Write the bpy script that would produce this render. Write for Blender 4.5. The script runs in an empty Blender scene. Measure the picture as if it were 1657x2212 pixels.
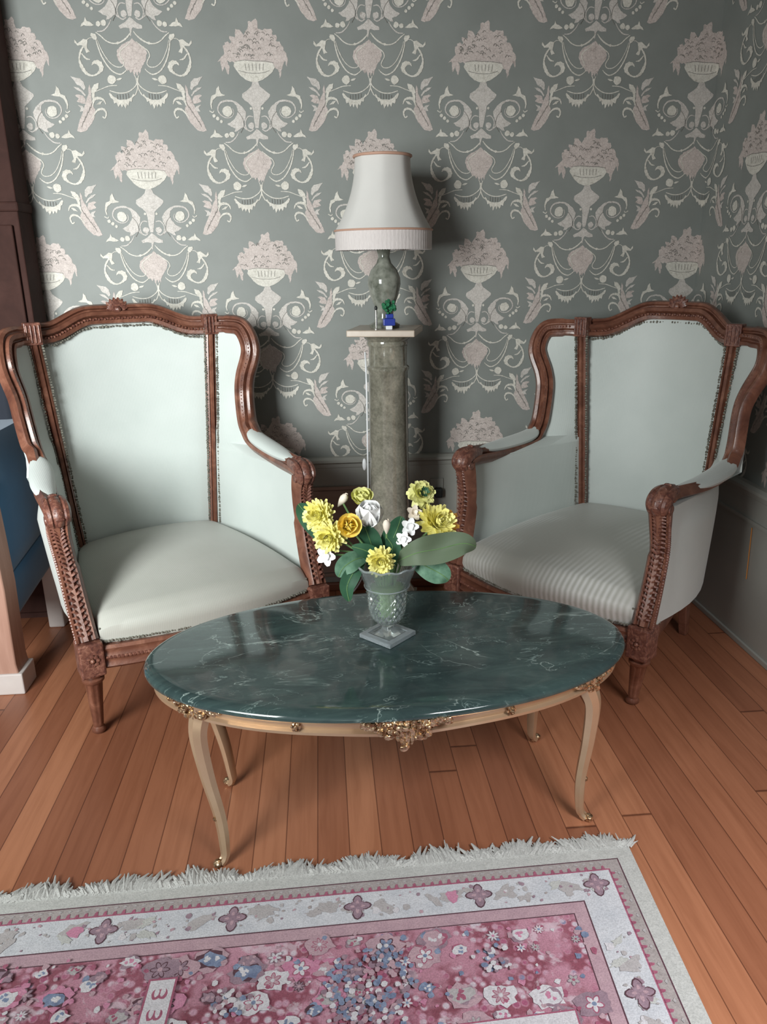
import bpy, bmesh, math, random
from mathutils import Vector, Matrix
PI = math.pi
sc = bpy.context.scene
COL = sc.collection
random.seed(7)

# ------------------------------------------------------------------ camera
F_PX, W_PX, H_PX = 1658.0, 1657, 2212
th, ph, ro = math.radians(18.05), math.radians(4.37), math.radians(-0.89)
Fw = Vector((math.sin(ph)*math.cos(th), math.cos(ph)*math.cos(th), -math.sin(th)))
R0 = Vector((math.cos(ph), -math.sin(ph), 0)); U0 = R0.cross(Fw)
R1 = R0*math.cos(ro)+U0*math.sin(ro); U1 = -R0*math.sin(ro)+U0*math.cos(ro)
cd = bpy.data.cameras.new('camera'); cam = bpy.data.objects.new('camera', cd); COL.objects.link(cam)
cd.sensor_fit = 'VERTICAL'; cd.sensor_height = 36; cd.lens = 36*F_PX/H_PX; cd.clip_start = 0.02
m3 = Matrix((R1, U1, -Fw)).transposed()
cam.matrix_world = Matrix.Translation((0, 0, 1.25)) @ m3.to_4x4()
sc.camera = cam

# ------------------------------------------------------------------ world, lights, exposure
wd = bpy.data.worlds.new('world'); sc.world = wd; wd.use_nodes = True
wd.node_tree.nodes['Background'].inputs[0].default_value = (0.90, 0.95, 1.0, 1)
wd.node_tree.nodes['Background'].inputs[1].default_value = 0.44
def area(name, loc, tgt, sx, sy, power, color, spread=180):
    l = bpy.data.lights.new(name, 'AREA'); l.shape = 'RECTANGLE'; l.size = sx; l.size_y = sy; l.energy = power; l.color = color; l.spread = math.radians(spread)
    o = bpy.data.objects.new(name, l); COL.objects.link(o); o.location = loc
    o.rotation_euler = (Vector(tgt)-Vector(loc)).to_track_quat('-Z', 'Y').to_euler()
    return o
area('window_daylight', (-1.45, -0.05, 1.45), (-0.90, 2.4, 0.95), 0.9, 1.2, 38, (0.96, 1.0, 0.985), 100)
area('near_floor_fill', (0.95, -0.05, 1.70), (0.92, 0.72, 0.0), 0.6, 0.6, 12, (0.97, 0.98, 1.0), 80)  # added fill lamp, no window there; brightens the floor at near right
sc.view_settings.view_transform = 'Standard'; sc.view_settings.look = 'None'
sc.view_settings.exposure = 0.13; sc.view_settings.gamma = 1; sc.view_settings.use_curve_mapping = False

# ------------------------------------------------------------------ materials
def lin(c): return tuple(((v/255)/12.92 if v/255 <= 0.04045 else ((v/255+0.055)/1.055)**2.4) for v in c)+(1,)
def mat(name, rgb, rough=0.5, metal=0.0, **kw):
    m = bpy.data.materials.new(name); m.use_nodes = True
    b = m.node_tree.nodes['Principled BSDF']
    b.inputs['Base Color'].default_value = lin(rgb); b.inputs['Roughness'].default_value = rough; b.inputs['Metallic'].default_value = metal
    for k, v in kw.items(): b.inputs[k.replace('_', ' ')].default_value = v
    return m
def N(m, t, **kw):
    n = m.node_tree.nodes.new(t)
    for k, v in kw.items():
        if k.startswith('i_'):
            n.inputs[k[2:].replace('_', ' ')].default_value = v
        else: setattr(n, k, v)
    return n
def L(m, a, b): m.node_tree.links.new(a, b)
def coords(m, scale=(1, 1, 1), rot=(0, 0, 0), loc=(0, 0, 0)):
    tc = N(m, 'ShaderNodeTexCoord'); mp = N(m, 'ShaderNodeMapping')
    mp.inputs['Scale'].default_value = scale; mp.inputs['Rotation'].default_value = rot; mp.inputs['Location'].default_value = loc
    L(m, tc.outputs['Object'], mp.inputs['Vector']); return mp.outputs['Vector']
def ramp(m, fac, stops, interp='LINEAR'):
    r = N(m, 'ShaderNodeValToRGB'); r.color_ramp.interpolation = interp
    e = r.color_ramp.elements
    while len(e) < len(stops): e.new(0.5)
    for k, (p, c) in enumerate(stops): e[k].position = p; e[k].color = lin(c) if len(c) == 3 else c
    L(m, fac, r.inputs[0]); return r.outputs[0]
def mix(m, fac, a, b, mode='MIX'):
    n = N(m, 'ShaderNodeMix', data_type='RGBA', blend_type=mode)
    for s, v in ((0, fac), (6, a), (7, b)):
        if isinstance(v, (int, float)): n.inputs[s].default_value = v
        elif isinstance(v, tuple): n.inputs[s].default_value = lin(v) if len(v) == 3 else v
        else: L(m, v, n.inputs[s])
    return n.outputs[2]
def bsdf(m): return m.node_tree.nodes['Principled BSDF']
def setcol(m, o): L(m, o, bsdf(m).inputs['Base Color'])
def bump(m, h, s=0.2, d=0.002):
    n = N(m, 'ShaderNodeBump'); n.inputs['Strength'].default_value = s; n.inputs['Distance'].default_value = d
    L(m, h, n.inputs['Height']); L(m, n.outputs[0], bsdf(m).inputs['Normal'])
def noise(m, vec, scale, detail=4, rough=0.55, dist=0.0):
    n = N(m, 'ShaderNodeTexNoise'); n.inputs['Scale'].default_value = scale; n.inputs['Detail'].default_value = detail
    n.inputs['Roughness'].default_value = rough; n.inputs['Distortion'].default_value = dist; L(m, vec, n.inputs['Vector']); return n.outputs[0]
def voro(m, vec, scale, feature='F1', out=0):
    n = N(m, 'ShaderNodeTexVoronoi', feature=feature); n.inputs['Scale'].default_value = scale; L(m, vec, n.inputs['Vector']); return n.outputs[out]
def simple_noise_mat(name, c1, c2, scale, rough=0.6, bs=0.2, metal=0.0, st=(1, 1, 1), detail=5, **kw):
    m = mat(name, c1, rough, metal, **kw); v = coords(m, st); n = noise(m, v, scale, detail)
    setcol(m, ramp(m, n, [(0.3, c1), (0.7, c2)])); bump(m, n, bs, 0.002); return m

M = {}
M['paper'] = simple_noise_mat('wallpaper_ground', (126, 130, 126), (134, 138, 134), 8, 0.55, 0.03)
def motif_mat(name, c1, c2, dark):
    m = mat(name, c1, 0.6, 0.05); v = coords(m)
    n = noise(m, v, 60, 6, 0.7); c = ramp(m, n, [(0.35, c1), (0.65, c2)])
    e = voro(m, v, 110, 'DISTANCE_TO_EDGE'); k = ramp(m, e, [(0.0, dark), (0.05, (255, 255, 255))])
    setcol(m, mix(m, 0.55, c, k, 'MULTIPLY')); bump(m, n, 0.3, 0.001); return m
M['motif'] = motif_mat('wallpaper_silver_motif', (190, 184, 178), (208, 202, 196), (160, 156, 150))
M['bloom'] = motif_mat('wallpaper_mauve_motif', (188, 176, 170), (206, 194, 188), (140, 132, 128))
M['line'] = motif_mat('wallpaper_pale_line', (200, 196, 186), (220, 216, 206), (180, 176, 168))
M['dusk'] = motif_mat('wallpaper_dark_shape', (126, 124, 118), (140, 136, 130), (110, 108, 104))
M['wains'] = simple_noise_mat('wainscot_paint', (152, 152, 146), (160, 160, 153), 6, 0.45, 0.03)
M['panelw'] = simple_noise_mat('wainscot_brown_panel', (150, 126, 114), (164, 140, 128), 5, 0.45, 0.05, st=(1, 1, 6))
M['base'] = simple_noise_mat('skirting_wood', (120, 72, 52), (140, 88, 66), 9, 0.4, 0.1)
# floor boards run along Y
def floor_mat():
    m = mat('floor_boards', (130, 80, 55), 0.4); tc = N(m, 'ShaderNodeTexCoord'); sep = N(m, 'ShaderNodeSeparateXYZ'); L(m, tc.outputs['Object'], sep.inputs[0])
    def math_(op, a, b=None):
        n = N(m, 'ShaderNodeMath', operation=op)
        for i, v in enumerate((a, b)):
            if v is None: continue
            if isinstance(v, (int, float)): n.inputs[i].default_value = v
            else: L(m, v, n.inputs[i])
        return n.outputs[0]
    w = 0.0715
    xs = math_('DIVIDE', math_('ADD', sep.outputs[0], 10.0 - 0.0098), w); idx = math_('FLOOR', xs); fr = math_('SUBTRACT', xs, idx)
    wn = N(m, 'ShaderNodeTexWhiteNoise', noise_dimensions='1D'); L(m, idx, wn.inputs['W'])
    ys = math_('DIVIDE', math_('ADD', sep.outputs[1], math_('MULTIPLY', wn.outputs[0], 9.0)), 3.4); iy = math_('FLOOR', ys); fy = math_('SUBTRACT', ys, iy)
    cmb = N(m, 'ShaderNodeCombineXYZ'); L(m, idx, cmb.inputs[0]); L(m, iy, cmb.inputs[1])
    w2 = N(m, 'ShaderNodeTexWhiteNoise', noise_dimensions='3D'); L(m, cmb.outputs[0], w2.inputs['Vector'])
    board = ramp(m, w2.outputs[0], [(0.0, (140, 88, 64)), (0.35, (153, 98, 71)), (0.7, (164, 107, 78)), (1.0, (178, 120, 88))])
    mp = N(m, 'ShaderNodeMapping'); mp.inputs['Scale'].default_value = (26, 1.6, 1); L(m, tc.outputs['Object'], mp.inputs[0])
    off = N(m, 'ShaderNodeVectorMath', operation='ADD'); L(m, mp.outputs[0], off.inputs[0]); L(m, w2.outputs[1], off.inputs[1])
    g = noise(m, off.outputs[0], 2.2, 6, 0.6, 0.6)
    gr = ramp(m, g, [(0.25, (205, 190, 180)), (0.6, (255, 255, 255))])
    c = mix(m, 0.55, board, gr, 'MULTIPLY')
    edge = math_('MINIMUM', fr, math_('SUBTRACT', 1.0, fr)); ey = math_('MULTIPLY', math_('MINIMUM', fy, math_('SUBTRACT', 1.0, fy)), 16)
    e = math_('MINIMUM', edge, ey)
    gap = ramp(m, e, [(0.0, (110, 80, 66)), (0.025, (255, 255, 255))])
    setcol(m, mix(m, 0.9, c, gap, 'MULTIPLY'))
    bump(m, ramp(m, e, [(0.0, (0, 0, 0)), (0.03, (255, 255, 255))]), 0.3, 0.001)
    return m
M['floor'] = floor_mat()
def wood_mat(name, c1, c2, c3, rough=0.34, scale=14, bs=0.35):
    m = mat(name, c1, rough, Coat_Weight=0.15); v = coords(m); n = noise(m, v, scale, 6, 0.65, 1.2)
    setcol(m, ramp(m, n, [(0.25, c1), (0.5, c2), (0.75, c3)])); n2 = noise(m, v, 130, 4, 0.6); bump(m, n2, bs, 0.0015); return m
M['wood'] = wood_mat('carved_mahogany', (84, 50, 40), (116, 74, 58), (150, 104, 84))
M['carve'] = wood_mat('carved_relief_mahogany', (62, 36, 34), (112, 70, 58), (164, 118, 98), 0.4, 60, 0.9)
M['dwood'] = wood_mat('dark_cabinet_wood', (50, 30, 26), (60, 37, 32), (70, 45, 40), 0.75, 6, 0.1)
bsdf(M['dwood']).inputs['Specular IOR Level'].default_value = 0.2; bsdf(M['dwood']).inputs['Coat Weight'].default_value = 0
M['lwood'] = simple_noise_mat('pale_red_wood', (156, 118, 102), (178, 140, 124), 5, 0.5, 0.15, st=(8, 8, 0.8))
M['pale'] = simple_noise_mat('pale_sock', (186, 176, 172), (198, 190, 186), 10, 0.6, 0.1)
def fabric(name, c1, c2, stripe=420):
    m = mat(name, c1, 0.5, Sheen_Weight=0.25, Specular_IOR_Level=0.35); v = coords(m)
    n = noise(m, v, 5, 3); setcol(m, ramp(m, n, [(0.3, c1), (0.7, c2)]))
    w = N(m, 'ShaderNodeTexWave', bands_direction='X'); w.inputs['Scale'].default_value = stripe/6.28/1.0; L(m, v, w.inputs['Vector']); bump(m, w.outputs[0], 0.12, 0.0008); return m
M['fab'] = fabric('pale_sage_satin', (199, 207, 203), (207, 214, 210))
M['fabseat'] = fabric('grey_sage_satin', (176, 177, 168), (184, 184, 176))
mr = mat('ribbed_grey_satin', (168, 168, 160), 0.5, Sheen_Weight=0.25); vr = coords(mr)
w_ = N(mr, 'ShaderNodeTexWave', bands_direction='X'); w_.inputs['Scale'].default_value = 19; w_.inputs['Distortion'].default_value = 0.15; L(mr, vr, w_.inputs['Vector'])
mk_ = ramp(mr, noise(mr, vr, 3.2, 2), [(0.42, (0, 0, 0)), (0.6, (255, 255, 255))])
setcol(mr, mix(mr, mix(mr, 1.0, w_.outputs[0], mk_, 'MULTIPLY'), (172, 172, 164), (206, 206, 202))); bump(mr, w_.outputs[0], 0.15, 0.001); M['fabrib'] = mr
M['gimp'] = simple_noise_mat('grey_gimp_braid', (70, 66, 58), (150, 148, 136), 160, 0.8, 0.8)
M['blue'] = simple_noise_mat('petrol_blue_cloth', (42, 92, 128), (50, 104, 142), 6, 0.75, 0.1, Sheen_Weight=0.3)
M['navy'] = simple_noise_mat('navy_cloth', (20, 26, 38), (26, 32, 46), 6, 0.8, 0.1)
M['brass'] = simple_noise_mat('champagne_brass', (192, 162, 132), (208, 182, 152), 8, 0.3, 0.05, metal=0.6)
def cast_mat():
    m = mat('cast_brass_relief', (214, 180, 140), 0.3, 0.9); v = coords(m)
    n = voro(m, v, 140); n2 = noise(m, v, 90, 5); setcol(m, ramp(m, n2, [(0.35, (130, 92, 62)), (0.6, (232, 206, 170))])); bump(m, n, 1.0, 0.003); return m
M['cast'] = cast_mat()
def marble_mat():
    m = mat('green_marble', (44, 62, 60), 0.1, Coat_Weight=0.3, Specular_IOR_Level=0.45)
    v = coords(m, (1, 1, 1), (0, 0, 0.5)); vs = coords(m, (2.2, 7.5, 1), (0, 0, -0.35))
    n = noise(m, vs, 2.0, 8, 0.65, 1.2)
    c = ramp(m, n, [(0.2, (38, 50, 50)), (0.45, (52, 68, 68)), (0.62, (64, 82, 80)), (0.82, (86, 104, 102))])
    def vein(scale, dist, width, seedloc, sc3=(1, 1, 1), rz=0.0):
        vv = coords(m, sc3, (0, 0, rz), seedloc); k = noise(m, vv, scale, 5, 0.55, dist)
        a = N(m, 'ShaderNodeMath', operation='SUBTRACT'); L(m, k, a.inputs[0]); a.inputs[1].default_value = 0.5
        b = N(m, 'ShaderNodeMath', operation='ABSOLUTE'); L(m, a.outputs[0], b.inputs[0])
        return ramp(m, b.outputs[0], [(0.0, (255, 255, 255)), (width, (0, 0, 0))])
    mask = ramp(m, noise(m, coords(m, (1, 1, 1), (0, 0, 0), (3, 1, 0)), 7, 3), [(0.45, (0, 0, 0)), (0.62, (255, 255, 255))])
    v1 = mix(m, 1.0, vein(3.4, 0.9, 0.0055, (0, 0, 0), (1, 1.8, 1), 0.5), mask, 'MULTIPLY'); v2 = mix(m, 1.0, vein(9, 1.2, 0.008, (5, 2, 0), (0.6, 1.6, 1), -0.3), mask, 'MULTIPLY')
    c = mix(m, v1, c, (176, 192, 186)); c = mix(m, v2, c, (136, 156, 152))
    sp = ramp(m, noise(m, coords(m, (1, 2.5, 1)), 55, 5, 0.7), [(0.62, (0, 0, 0)), (0.72, (150, 150, 150))])
    c = mix(m, sp, c, (120, 146, 140))
    setcol(m, c); return m
M['marble'] = marble_mat()
def column_mat():
    m = mat('grey_onyx', (110, 108, 98), 0.12, Coat_Weight=0.4); v = coords(m)
    n = noise(m, v, 13, 8, 0.7, 0.8); c = ramp(m, n, [(0.3, (104, 102, 90)), (0.5, (134, 131, 118)), (0.68, (158, 153, 138)), (0.8, (184, 178, 162))])
    n2 = noise(m, v, 120, 4, 0.7); setcol(m, mix(m, 0.35, c, ramp(m, n2, [(0.35, (140, 140, 140)), (0.6, (255, 255, 255))]), 'MULTIPLY')); return m
M['onyx'] = column_mat()
M['plate'] = simple_noise_mat('beige_stone', (168, 152, 136), (186, 172, 156), 18, 0.3, 0.05)
M['shade'] = simple_noise_mat('ivory_shade_cloth', (206, 204, 200), (216, 214, 210), 6, 0.75, 0.03)
M['shadepink'] = mat('shade_piping', (190, 150, 130), 0.6)
M['fringe'] = simple_noise_mat('shade_fringe', (206, 198, 196), (222, 215, 212), 150, 0.8, 0.6, st=(6, 6, 0.4))
M['lampb'] = simple_noise_mat('mottled_grey_ceramic', (84, 88, 78), (150, 152, 142), 34, 0.12, 0.1)
M['green'] = mat('small_green_leaf', (24, 104, 66), 0.6); M['bluepot'] = mat('cobalt_glaze', (50, 66, 150), 0.25)
M['silver'] = mat('silver_metal', (190, 188, 180), 0.3, 0.8); M['black'] = mat('black_plastic', (34, 36, 36), 0.5)
M['white'] = mat('white_plastic', (226, 228, 230), 0.4); M['orange'] = mat('orange_cord', (196, 128, 60), 0.5)
# flowers
def petal(name, c1, c2, s=30, **kw): return simple_noise_mat(name, c1, c2, s, 0.6, 0.1, **kw)
M['yel'] = petal('lemon_petal', (255, 244, 128), (255, 252, 184)); M['yel2'] = petal('golden_petal', (255, 222, 96), (255, 238, 140))
M['org'] = petal('amber_petal', (226, 150, 50), (244, 190, 80)); M['wht'] = petal('white_petal', (246, 246, 244), (255, 255, 255))
M['crm'] = petal('cream_petal', (236, 222, 206), (246, 236, 220)); M['lime'] = petal('lime_yellow_petal', (226, 226, 130), (246, 244, 180))
M['leaf'] = petal('dark_green_leaf', (32, 74, 52), (58, 104, 74), 18); M['sage'] = petal('sage_leaf', (88, 104, 80), (98, 114, 90), 10)
M['teal'] = petal('grey_green_leaf', (72, 112, 88), (110, 150, 124), 60); M['stem'] = petal('pale_green_stem', (92, 128, 76), (120, 156, 100))
g = mat('cut_crystal', (240, 248, 248), 0.05, Transmission_Weight=0.9, IOR=1.45); v = coords(g)
M['glass'] = g
M['frost'] = simple_noise_mat('frosted_crystal', (206, 216, 220), (226, 234, 238), 90, 0.22, 0.6, Transmission_Weight=0.72)
M['water'] = mat('green_tinted_water', (150, 190, 112), 0.3, Transmission_Weight=0.25)
# rug
def pile(name, c1, c2, s=60, dk=None):
    m = mat(name, c1, 0.95, Sheen_Weight=0.2); v = coords(m)
    n = noise(m, v, s, 6, 0.7); c = ramp(m, n, [(0.35, c1), (0.65, c2)])
    n2 = noise(m, v, 320, 3, 0.7); c = mix(m, 0.3, c, ramp(m, n2, [(0.35, (120, 120, 120)), (0.6, (255, 255, 255))]), 'MULTIPLY')
    setcol(m, c); bump(m, n2, 0.5, 0.002); return m
M['r_edge'] = pile('rug_grey_selvedge', (184, 184, 180), (196, 196, 192)); M['r_gray'] = pile('rug_taupe_band', (158, 148, 146), (174, 164, 162))
M['r_white'] = pile('rug_ivory_band', (194, 196, 202), (212, 212, 216), 16); M['r_pink'] = pile('rug_dusty_pink_band', (178, 146, 156), (192, 160, 168), 30)
M['r_dark'] = pile('rug_maroon_line', (76, 44, 56), (96, 58, 70)); M['r_red'] = pile('rug_crimson', (152, 78, 102), (172, 98, 122))
M['r_mauve'] = pile('rug_mauve', (140, 114, 128), (162, 136, 148)); M['r_stone'] = pile('rug_stone', (172, 166, 166), (184, 178, 178)); M['r_blue'] = pile('rug_slate_blue', (104, 116, 146), (142, 156, 182))
M['r_rose'] = pile('rug_rose', (192, 120, 150), (206, 144, 168)); M['r_cream'] = pile('rug_cream', (204, 200, 204), (218, 214, 218))
def rug_field():
    m = mat('rug_rose_field', (176, 108, 132), 0.95, Sheen_Weight=0.2); v = coords(m)
    big = noise(m, v, 7, 5, 0.6); c = ramp(m, big, [(0.3, (174, 122, 136)), (0.5, (190, 134, 152)), (0.7, (206, 158, 174))])
    cell = voro(m, v, 62); rnd = N(m, 'ShaderNodeTexVoronoi'); rnd.inputs['Scale'].default_value = 62; L(m, v, rnd.inputs['Vector'])
    cc = ramp(m, rnd.outputs[1], [(0.0, (196, 152, 170)), (0.35, (206, 190, 200)), (0.6, (168, 90, 120)), (0.85, (128, 134, 164)), (1.0, (222, 214, 220))], 'CONSTANT')
    dot = ramp(m, cell, [(0.28, (255, 255, 255)), (0.42, (0, 0, 0))])
    msk = ramp(m, noise(m, v, 11, 3, 0.6), [(0.44, (0, 0, 0)), (0.54, (255, 255, 255))])
    edge = ramp(m, cell, [(0.38, (255, 255, 255)), (0.55, (196, 150, 160))])
    c2 = mix(m, 1.0, c, mix(m, msk, (255, 255, 255), edge), 'MULTIPLY')
    c = mix(m, mix(m, 1.0, dot, msk, 'MULTIPLY'), c2, cc)
    n2 = noise(m, v, 320, 3, 0.7); c = mix(m, 0.35, c, ramp(m, n2, [(0.35, (110, 110, 110)), (0.6, (255, 255, 255))]), 'MULTIPLY')
    cl = ramp(m, noise(m, v, 15, 5, 0.65, 0.6), [(0.56, (0, 0, 0)), (0.62, (190, 190, 190))]); c = mix(m, cl, c, (214, 200, 208))
    setcol(m, c); bump(m, n2, 0.5, 0.002); return m
M['r_field'] = rug_field()

# ------------------------------------------------------------------ helpers
def build(name, bm, mats, parent=None, smooth=True, bevel=0.0):
    me = bpy.data.meshes.new(name); bmesh.ops.recalc_face_normals(bm, faces=bm.faces) if not getattr(bm, '_nr', False) else None
    bm.to_mesh(me); bm.free()
    for k in (mats if isinstance(mats, (list, tuple)) else [mats]): me.materials.append(M[k] if isinstance(k, str) else k)
    if smooth:
        for p in me.polygons: p.use_smooth = True
        me.set_sharp_from_angle(angle=math.radians(40))
    o = bpy.data.objects.new(name, me); COL.objects.link(o)
    if parent: o.parent = parent
    if bevel:
        b = o.modifiers.new('bevel', 'BEVEL'); b.width = bevel; b.segments = 2; b.limit_method = 'ANGLE'
    return o
def empty(name, loc, rz, label, cat, group=None):
    o = bpy.data.objects.new(name, None); COL.objects.link(o); o.location = loc; o.rotation_euler = (0, 0, rz); o.empty_display_size = 0.1
    o['label'] = label; o['category'] = cat
    if group: o['group'] = group
    return o
def tag(o, label, cat, group=None):
    o['label'] = label; o['category'] = cat
    if group: o['group'] = group
    return o
def struct(o): o['kind'] = 'structure'; return o
def box(bm, x0, x1, y0, y1, z0, z1):
    v = [bm.verts.new((x, y, z)) for x in (x0, x1) for y in (y0, y1) for z in (z0, z1)]
    for f in ((0, 1, 3, 2), (4, 6, 7, 5), (0, 4, 5, 1), (2, 3, 7, 6), (0, 2, 6, 4), (1, 5, 7, 3)): bm.faces.new([v[i] for i in f])
def spl(pts, n=8, closed=False):
    P = [Vector(p) for p in pts]; out = []; K = len(P)
    segs = K if closed else K-1
    for i in range(segs):
        if closed: a, b, c, d = P[i-1], P[i], P[(i+1) % K], P[(i+2) % K]
        else: a, b, c, d = P[max(i-1, 0)], P[i], P[i+1], P[min(i+2, K-1)]
        for k in range(n):
            t = k/n
            out.append(0.5*((2*b)+(-a+c)*t+(2*a-5*b+4*c-d)*t*t+(-a+3*b-3*c+d)*t**3))
    if not closed: out.append(P[-1])
    return out
def sweep(bm, pts, prof, ref, scale=None, closed=False, mi=0, cap=True):
    """prof: (across, out) 2-D points; ref: Vector or function(i)->Vector giving the 'out' direction."""
    n = len(pts); rings = []
    for i, p in enumerate(pts):
        if closed: t = pts[(i+1) % n]-pts[i-1]
        else: t = pts[min(i+1, n-1)]-pts[max(i-1, 0)]
        t.normalize(); r = ref(i) if callable(ref) else ref
        o = (r-t*r.dot(t))
        if o.length < 1e-5: o = t.orthogonal()
        o.normalize(); a = t.cross(o); s = scale(i) if scale else 1.0
        rings.append([bm.verts.new(p+a*(u*s)+o*(w*s)) for u, w in prof])
    m = len(prof); R = range(n if closed else n-1)
    for i in R:
        A, B = rings[i], rings[(i+1) % n]
        for k in range(m):
            f = bm.faces.new((A[k], A[(k+1) % m], B[(k+1) % m], B[k])); f.material_index = mi
    if cap and not closed:
        bm.faces.new(rings[0]).material_index = mi; bm.faces.new(rings[-1][::-1]).material_index = mi
def circ(r, n=8, ry=None): return [(r*math.cos(2*PI*k/n), (ry or r)*math.sin(2*PI*k/n)) for k in range(n)]
def tube(bm, pts, r, n=8, closed=False):
    sweep(bm, [Vector(p) for p in pts], circ(1, n), Vector((0.31, 0.2, 0.93)), (lambda i: r(i/(len(pts)-1))) if callable(r) else (lambda i: r), closed)
def lathe(bm, prof, n=32, c=(0, 0, 0), mod=None, axis=None):
    rings = []; c = Vector(c)
    for r, z in prof:
        ring = []
        for k in range(n):
            a = 2*PI*k/n; rr = r*(mod(a, z) if mod else 1); p = Vector((rr*math.cos(a), rr*math.sin(a), z))
            if axis: p += axis*z
            ring.append(bm.verts.new(c+p))
        rings.append(ring)
    for A, B in zip(rings, rings[1:]):
        for k in range(n): bm.faces.new((A[k], A[(k+1) % n], B[(k+1) % n], B[k]))
    bm.faces.new(rings[0][::-1]); bm.faces.new(rings[-1])
def grid(bm, rows, mi=0):
    V = [[bm.verts.new(p) for p in r] for r in rows]
    for a, b in zip(V, V[1:]):
        for k in range(len(a)-1):
            f = bm.faces.new((a[k], a[k+1], b[k+1], b[k])); f.material_index = mi
    return V
def slab(bm, rows, rows2):
    A = grid(bm, rows); B = grid(bm, [r[::-1] for r in rows2])
    B = [b[::-1] for b in B]; n, m = len(A), len(A[0])
    for i in range(n-1):
        bm.faces.new((A[i][0], A[i+1][0], B[i+1][0], B[i][0])); bm.faces.new((A[i][m-1], B[i][m-1], B[i+1][m-1], A[i+1][m-1]))
    for k in range(m-1):
        bm.faces.new((A[0][k], B[0][k], B[0][k+1], A[0][k+1])); bm.faces.new((A[n-1][k], A[n-1][k+1], B[n-1][k+1], B[n-1][k]))
def ball(bm, c, r, s=(1, 1, 1), seg=8, rg=6):
    mt = Matrix.Translation(c) @ Matrix.Diagonal((s[0], s[1], s[2], 1))
    bmesh.ops.create_uvsphere(bm, u_segments=seg, v_segments=rg, radius=r, matrix=mt)
def lerp(a, b, t): return a+(b-a)*t

# ------------------------------------------------------------------ room shell
D = 2.857; XC = 1.386; RAIL = 0.535
def slabobj(name, b, mats, **k):
    bm = bmesh.new(); box(bm, *b); return build(name, bm, mats, smooth=False, **k)
struct(slabobj('floor', (-2.6, XC, -1.4, D, -0.05, 0), 'floor'))
struct(slabobj('ceiling', (-2.6, XC+0.1, -1.4, D+0.1, 2.6, 2.65), 'wains')); struct(slabobj('wall_front_light_block', (-0.2, XC+0.1, -1.5, -1.4, 0, 2.65), 'wains')); struct(slabobj('wall_left', (-2.7, -2.6, -1.4, D+0.1, 0, 2.65), 'wains'))  # unseen ceiling, left wall and part front wall, added to hold back world light

# --- wallpaper motif in millimetres on the wall (x right of the motif's axis, v down from the bowl's underside)
MOTIF_FULL = [('B',[(-65,-57),(-70,-61),(-78,-58),(-87,-64),(-80,-47),(-83,-31),(-85,-22),(-89,-26),(-91,-34),(-96,-47),(-98,-41),(-104,-31),(-106,-44),(-108,-62),(-119,-58),(-112,-65),(-100,-77),(-94,-83),(-97,-99),(-97,-105),(-89,-109),(-91,-114),(-81,-118),(-74,-111),(-70,-118),(-75,-126),(-75,-133),(-63,-131),(-56,-129),(-56,-139),(-54,-153),(-40,-150),(-33,-142),(-29,-135),(-22,-147),(-13,-160),(-13,-173),(-8,-176),(-1,-173),(6,-179),(12,-183),(18,-173),(18,-160),(19,-153),(33,-149),(40,-155),(53,-153),(61,-154),(65,-146),(63,-138),(75,-137),(78,-127),(75,-119),(86,-118),(96,-103),(97,-93),(106,-84),(109,-71),(107,-45),(104,-49),(101,-63),(94,-51),(87,-36),(86,-23),(80,-12),(80,-23),(76,-38),(67,-42),(58,-44),(33,-53),(-4,-54),(-40,-57)]),('L',[(-67,-47),(-62,-60),(-39,-64),(-3,-61),(33,-60),(60,-56),(67,-44),(59,-31),(43,-18),(26,-8),(7,-1),(-12,-1),(-30,-7),(-47,-20),(-58,-34)]),('M',[(-9,-1),(10,-1),(15,12),(27,21),(46,35),(46,41),(38,50),(26,60),(14,70),(12,85),(8,105),(5,122),(2,136),(-8,136),(-11,115),(-12,88),(-15,72),(-26,60),(-38,53),(-46,44),(-44,33),(-27,23),(-15,13)]),('M',[(-4,138),(5,144),(17,155),(32,162),(32,170),(16,171),(3,167),(-1,172),(-5,191),(-8,191),(-8,170),(-22,168),(-37,171),(-41,163),(-20,153),(-10,144)]),('B',[(-3,197),(6,207),(20,214),(36,226),(40,240),(34,257),(21,275),(15,285),(10,303),(7,292),(1,305),(-1,292),(-8,305),(-12,287),(-18,296),(-23,287),(-31,289),(-36,278),(-50,264),(-57,246),(-53,229),(-37,215),(-15,206)])]
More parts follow.
